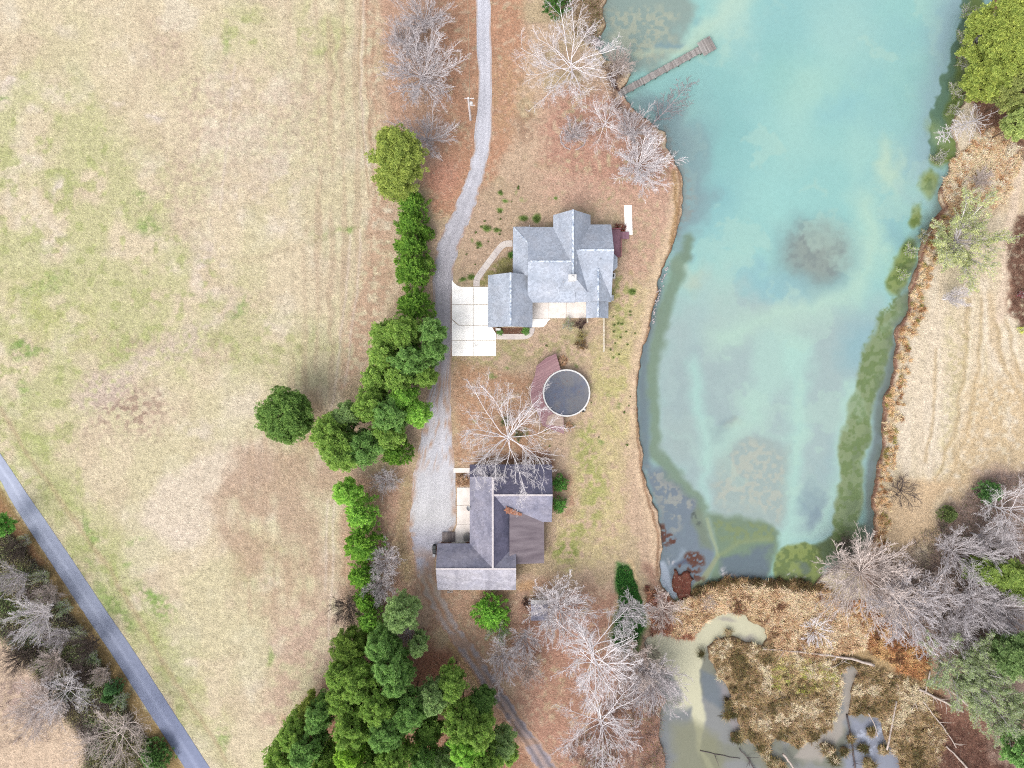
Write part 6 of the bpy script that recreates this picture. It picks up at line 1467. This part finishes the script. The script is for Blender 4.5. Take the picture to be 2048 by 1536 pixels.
x, y = scatter([(1378,1182),(1402,1168),(1432,1154),(1470,1156),(1520,1160),(1600,1158),(1645,1168),(1650,1180),(1600,1178),(1470,1174),(1405,1186)], 380, rg, False); blades('shore_reeds', x, y, rg, 34, .7, .55, .045, [(92,78,52),(126,104,72),(176,146,108)], (3, 2, 1), 16, 3)
x, y = scatter(LOW, 2300, rg); blades('marsh_grass', x, y, rg, 40, .7, .65, .05, [(112,98,66),(150,126,90),(188,162,124),(170,144,108),(230,210,176)], (1.8, 3, 3, 2, 2.6), 30, 5)
x, y = scatter([(1540,1310),(1640,1320),(1690,1340),(1680,1365),(1600,1385),(1550,1370)], 220, rg); blades('green_marsh_grass', x, y, rg, 40, .6, .6, .05, [(176,180,84),(206,200,120),(230,206,150)], (2, 2, 2), 16, 6)
X = np.concatenate([rg.normal(a, c * .42, int(c * 1.6)) for a, b, c in isl]); Y = np.concatenate([rg.normal(b, c * .36, int(c * 1.6)) for a, b, c in isl])
blades('pool_tussocks', X, Y, rg, 40, .6, .95, .04, [(78,72,44),(110,96,60),(170,150,112)], (2, 2, 1), 20, 7)
x, y = scatter([(1700,1200),(1790,1240),(1870,1320),(1850,1360),(1740,1310),(1690,1230)], 500, rg); blades('rusty_grass', x, y, rg, 40, .7, .7, .05, [(160,112,78),(196,142,98),(222,178,126),(126,88,62)], (2, 2, 2, 1), 24, 8)
b1 = [(1908,302),(1888,372),(1898,418),(1870,452),(1852,502),(1824,582),(1820,622),(1799,672),(1788,742),(1776,802),(1771,862),(1759,952),(1750,1000),(1749,1095)]
b2 = [(x + 26, y + 6) for x, y in b1][::-1]
x, y = scatter(b1 + b2, 900, rg); blades('bank_grass', x, y, rg, 36, .6, .55, .05, [(236,206,166),(206,168,124),(168,124,86),(150,138,78),(226,186,140)], (3, 2, 1.5, 1.2, 2), 12, 9)
x, y = scatter([(1885,330),(1960,262),(2030,262),(2040,330),(2020,400),(1960,430),(1905,420),(1888,380)], 700, rg); blades('dune_grass', x, y, rg, 36, .7, .7, .05, [(240,214,178),(226,192,152),(196,150,112),(246,224,196)], (3, 3, 1, 2), 24, 10)
x, y = scatter([(1290,1160),(1330,1195),(1398,1270),(1375,1288),(1300,1270)], 260, rg); blades('red_brown_grass', x, y, rg, 30, .5, .6, .045, [(160,108,86),(196,144,116),(122,80,66)], (2, 2, 1), 16, 11)
for (cx_, cy_, r_) in [(1125,722,8),(1138,853,8),(924,960,11)]:
    n = 16; a = rg.uniform(0, 6.28, n); rr_ = r_ * np.sqrt(rg.rand(n)); o = blades('ornamental_grass', cx_ + rr_ * np.cos(a), cy_ + rr_ * np.sin(a), rg, 50, .7, .4, .035, [(214,178,146),(190,150,118)], (1, 1), 10, 12)
    del o['kind']; tag(o, {1125: 'tan ornamental grass clump at the upper rim of the pool', 1138: 'tan ornamental grass clump at the lower rim of the pool', 924: 'brown dead grass bed between the entry walk and the porch slab'}[cx_], 'ornamental grass')
# twig thickets
def thicket(name, pts, n, rng, palette, hgt, leafpal=None, leafn=0, L=(.6, 1.8), dry=True, rad=.02, scale=50, seed=0):
    x, y = scatter(pts, n, rng, dry); n = len(x); k = 6; ix = np.repeat(np.arange(n), k); M = len(ix)
    j, i = lut(x, y); base = np.stack([(x - 1024) * PX, (768 - y) * PX, np.maximum(ZG[j, i], -.8)], 1)[ix]
    hv = fbm(x, y, 30, 3, 95)[ix] * 1.4; st = base + rng.normal(0, .15, (M, 3)) * [1, 1, 0] + np.stack([np.zeros(M), np.zeros(M), rng.uniform(0, .55, M) * hgt * hv], 1)
    d = nrm(rng.normal(0, 1, (M, 3)) * [1, 1, .4] + [0, 0, .7]); Pt = grow(rng, st, d, rng.uniform(*L, M) * (.5 + .5 * hgt / 2), 4, .1, .16)
    V, F, A = tubes(Pt, np.linspace(1, .4, 4)[None] * np.full((M, 1), rad), 3, rng=rng)
    pal = np.array(palette, float); c = pal[rng.randint(0, len(pal), M)] * rng.uniform(.85, 1.12, (M, 1)); C = np.repeat(lin(np.clip(c, 5, 250)) * KALB, 12, 0)
    o = tag(obj_me(name, mesh_np(name, V, F, m_blade, False, np.concatenate([C, np.ones((len(C), 1))], 1))), kind='stuff')
    if leafpal is not None:
        sel = rng.randint(0, M, leafn); g_ = fbm(x, y, scale, 3, 97 + seed)[ix][sel]; ok = g_ > .40; sel = sel[ok]
        Cc = Pt[sel, rng.randint(1, 4, len(sel))] + rng.normal(0, .2, (len(sel), 3)); Cc[:, 2] = np.maximum(Cc[:, 2], .02) + rng.uniform(0, .4, len(sel)) * (hgt > 1.5)
        Vl, Fl, _ = cards(rng, Cc, rng.normal(0, 1, Cc.shape) + [0, 0, .4], .17, .34, np.zeros(len(Cc)))
        lp = np.array(leafpal, float); kk = ((fbm(x, y, 22, 2, 99)[ix][sel] * 1.3 - .15) * len(lp)).astype(int).clip(0, len(lp) - 1); cl = lp[kk] * rng.uniform(.75, 1.2, (len(sel), 1)); CL = np.repeat(lin(np.clip(cl, 5, 250)) * KALB, 3, 0)
        tag(obj_me(name + '_leaves', mesh_np(name + '_leaves', Vl, Fl, m_blade, False, np.concatenate([CL, np.ones((len(CL), 1))], 1))), kind='stuff')
THK = [(-60,1010),(0,1045),(60,1120),(125,1215),(190,1315),(260,1430),(330,1540),(190,1560),(170,1470),(110,1400),(75,1335),(20,1275),(-60,1250)]
thicket('roadside_thicket', THK, 8000, rg, [(146,130,122),(176,160,154),(204,190,182),(112,98,90)], 1.8, [(118,148,88),(156,168,112),(176,166,120),(134,152,118)], 150000, rad=.02, scale=34)
thicket('straw_field_brush', [(-60,1260),(20,1280),(80,1340),(120,1420),(120,1480),(-60,1500)], 500, rg, [(206,182,176),(176,154,150)], .8, rad=.014)
SE = [(1870,1050),(1940,960),(2110,930),(2110,1320),(1860,1290),(1800,1200),(1745,1190),(1760,1110)]
thicket('woodland_brush', SE, 3000, rg, [(176,156,150),(198,180,174),(146,122,114),(214,198,190)], 1.2, [(104,122,66),(92,108,60)], 9000, rad=.016, scale=30, seed=2)
thicket('forest_floor_brush', [(1840,1480),(1880,1430),(1990,1480),(2110,1450),(2110,1600),(1840,1600)], 1500, rg, [(150,112,100),(174,136,122),(116,80,72)], .7, rad=.014)
thicket('bank_brush', [(1940,190),(2060,250),(2080,330),(2000,300),(1950,260)], 500, rg, [(150,110,92),(186,150,126)], .8, rad=.014)
thicket('edge_brush', [(2014,480),(2036,430),(2110,400),(2110,700),(2050,690),(2020,600)], 1100, rg, [(150,112,96),(122,84,72),(186,150,130)], .8, rad=.014)
thicket('lower_yard_brush', [(1250,1330),(1330,1340),(1345,1440),(1330,1560),(1200,1560),(1130,1500),(1220,1400)], 1300, rg, [(206,182,176),(176,150,144),(150,112,100)], 1.0, [(120,124,66),(150,110,80)], 5000, rad=.014)
thicket('marsh_stems', LOW, 420, rg, [(214,192,160),(176,150,120),(236,220,196)], .7, rad=.016, L=(.8, 2.2))
thicket('outflow_brush', [(1290,1200),(1340,1215),(1380,1250),(1360,1285),(1300,1265)], 300, rg, [(196,150,136),(170,120,104)], .9, rad=.014)
thicket('dock_foot_brush', [(1200,130),(1240,128),(1244,150),(1232,176),(1244,212),(1290,245),(1230,220)], 300, rg, [(150,122,112),(196,170,160),(110,86,78)], .9, None, 0, dry=False, rad=.014)
thicket('shore_brush', [(1120,-20),(1205,-20),(1203,60),(1190,95),(1150,70)], 350, rg, [(150,122,92),(196,160,126)], .6, [(110,120,56)], 1500, rad=.014)
# low clumps of weeds and ivy
def carpet(name, pts, n, rng, pal, h=.12, size=.12):
    x, y = scatter(pts, n, rng, True, 4); j, i = lut(x, y); C = np.stack([(x - 1024) * PX, (768 - y) * PX, rng.uniform(.02, h, len(x))], 1)
    V, F, _ = cards(rng, C, rng.normal(0, 1, C.shape) * [1, 1, .4] + [0, 0, .5], size, .4, np.zeros(len(C))); p = np.array(pal, float)
    c = p[rng.randint(0, len(p), len(C))] * rng.uniform(.8, 1.2, (len(C), 1)); CC = np.repeat(lin(np.clip(c, 5, 250)) * KALB, 3, 0)
    return obj_me(name, mesh_np(name, V, F, m_blade, False, np.concatenate([CC, np.ones((len(CC), 1))], 1)))
IV = [(1236,1140),(1245,1131),(1256,1134),(1264,1142),(1268,1160),(1275,1180),(1279,1200),(1284,1222),(1290,1250),(1280,1270),(1272,1292),(1258,1300),(1250,1314),(1238,1304),(1232,1288),(1226,1275),(1230,1250),(1236,1225),(1233,1200),(1238,1175),(1234,1158)]
tag(carpet('ivy_carpet', IV, 22000, rg, [(70,132,56),(92,156,66),(52,104,50)], .3, .13), kind='stuff')
ws = []
for k in range(50):
    cx_, cy_ = rg.uniform(925, 1050), rg.uniform(370, 570)
    if k > 20: cx_, cy_ = rg.uniform(1060, 1270), rg.uniform(650, 900)
    if k > 38: cx_, cy_ = rg.uniform(1225, 1262), rg.uniform(540, 720)
    ws.append((cx_, cy_, rg.uniform(1, 2.4)))
ws += [(1012,400,5),(1002,384,4),(975,455,6),(992,459,4),(1048,438,5),(1072,436,5),(957,488,5),(925,558,4),(942,554,6),(1265,583,6),(1000,424,4),(1075,440,4)]
X = np.concatenate([rg.normal(a, c * .6, int(26 * c)) for a, b, c in ws]); Y = np.concatenate([rg.normal(b, c * .5, int(26 * c)) for a, b, c in ws])
C = np.stack([(X - 1024) * PX, (768 - Y) * PX, rg.uniform(.02, .16, len(X))], 1); ok = ~inside([(900,560),(976,560),(976,548),(1026,545),(1026,452),(1225,445),(1225,640),(1066,662),(992,715),(900,715)], X, Y)
ok &= ~inside([(862,440),(930,360),(960,300),(990,300),(990,340),(950,410),(925,470),(908,550),(908,720),(862,720)], X, Y) & (np.abs(X - (953 + np.clip((556 - Y) * .72, 0, 60))) > 9); C = C[ok]
V, F, _ = cards(rg, C, rg.normal(0, 1, C.shape) * [1, 1, .4] + [0, 0, .5], .12, .4, np.zeros(len(C)))
CC = np.repeat(lin(np.clip(np.array([(118,140,74)]) * rg.uniform(.75, 1.25, (len(C), 1)), 5, 250)) * KALB, 3, 0)
tag(obj_me('lawn_weeds', mesh_np('lawn_weeds', V, F, m_blade, False, np.concatenate([CC, np.ones((len(CC), 1))], 1))), kind='stuff')
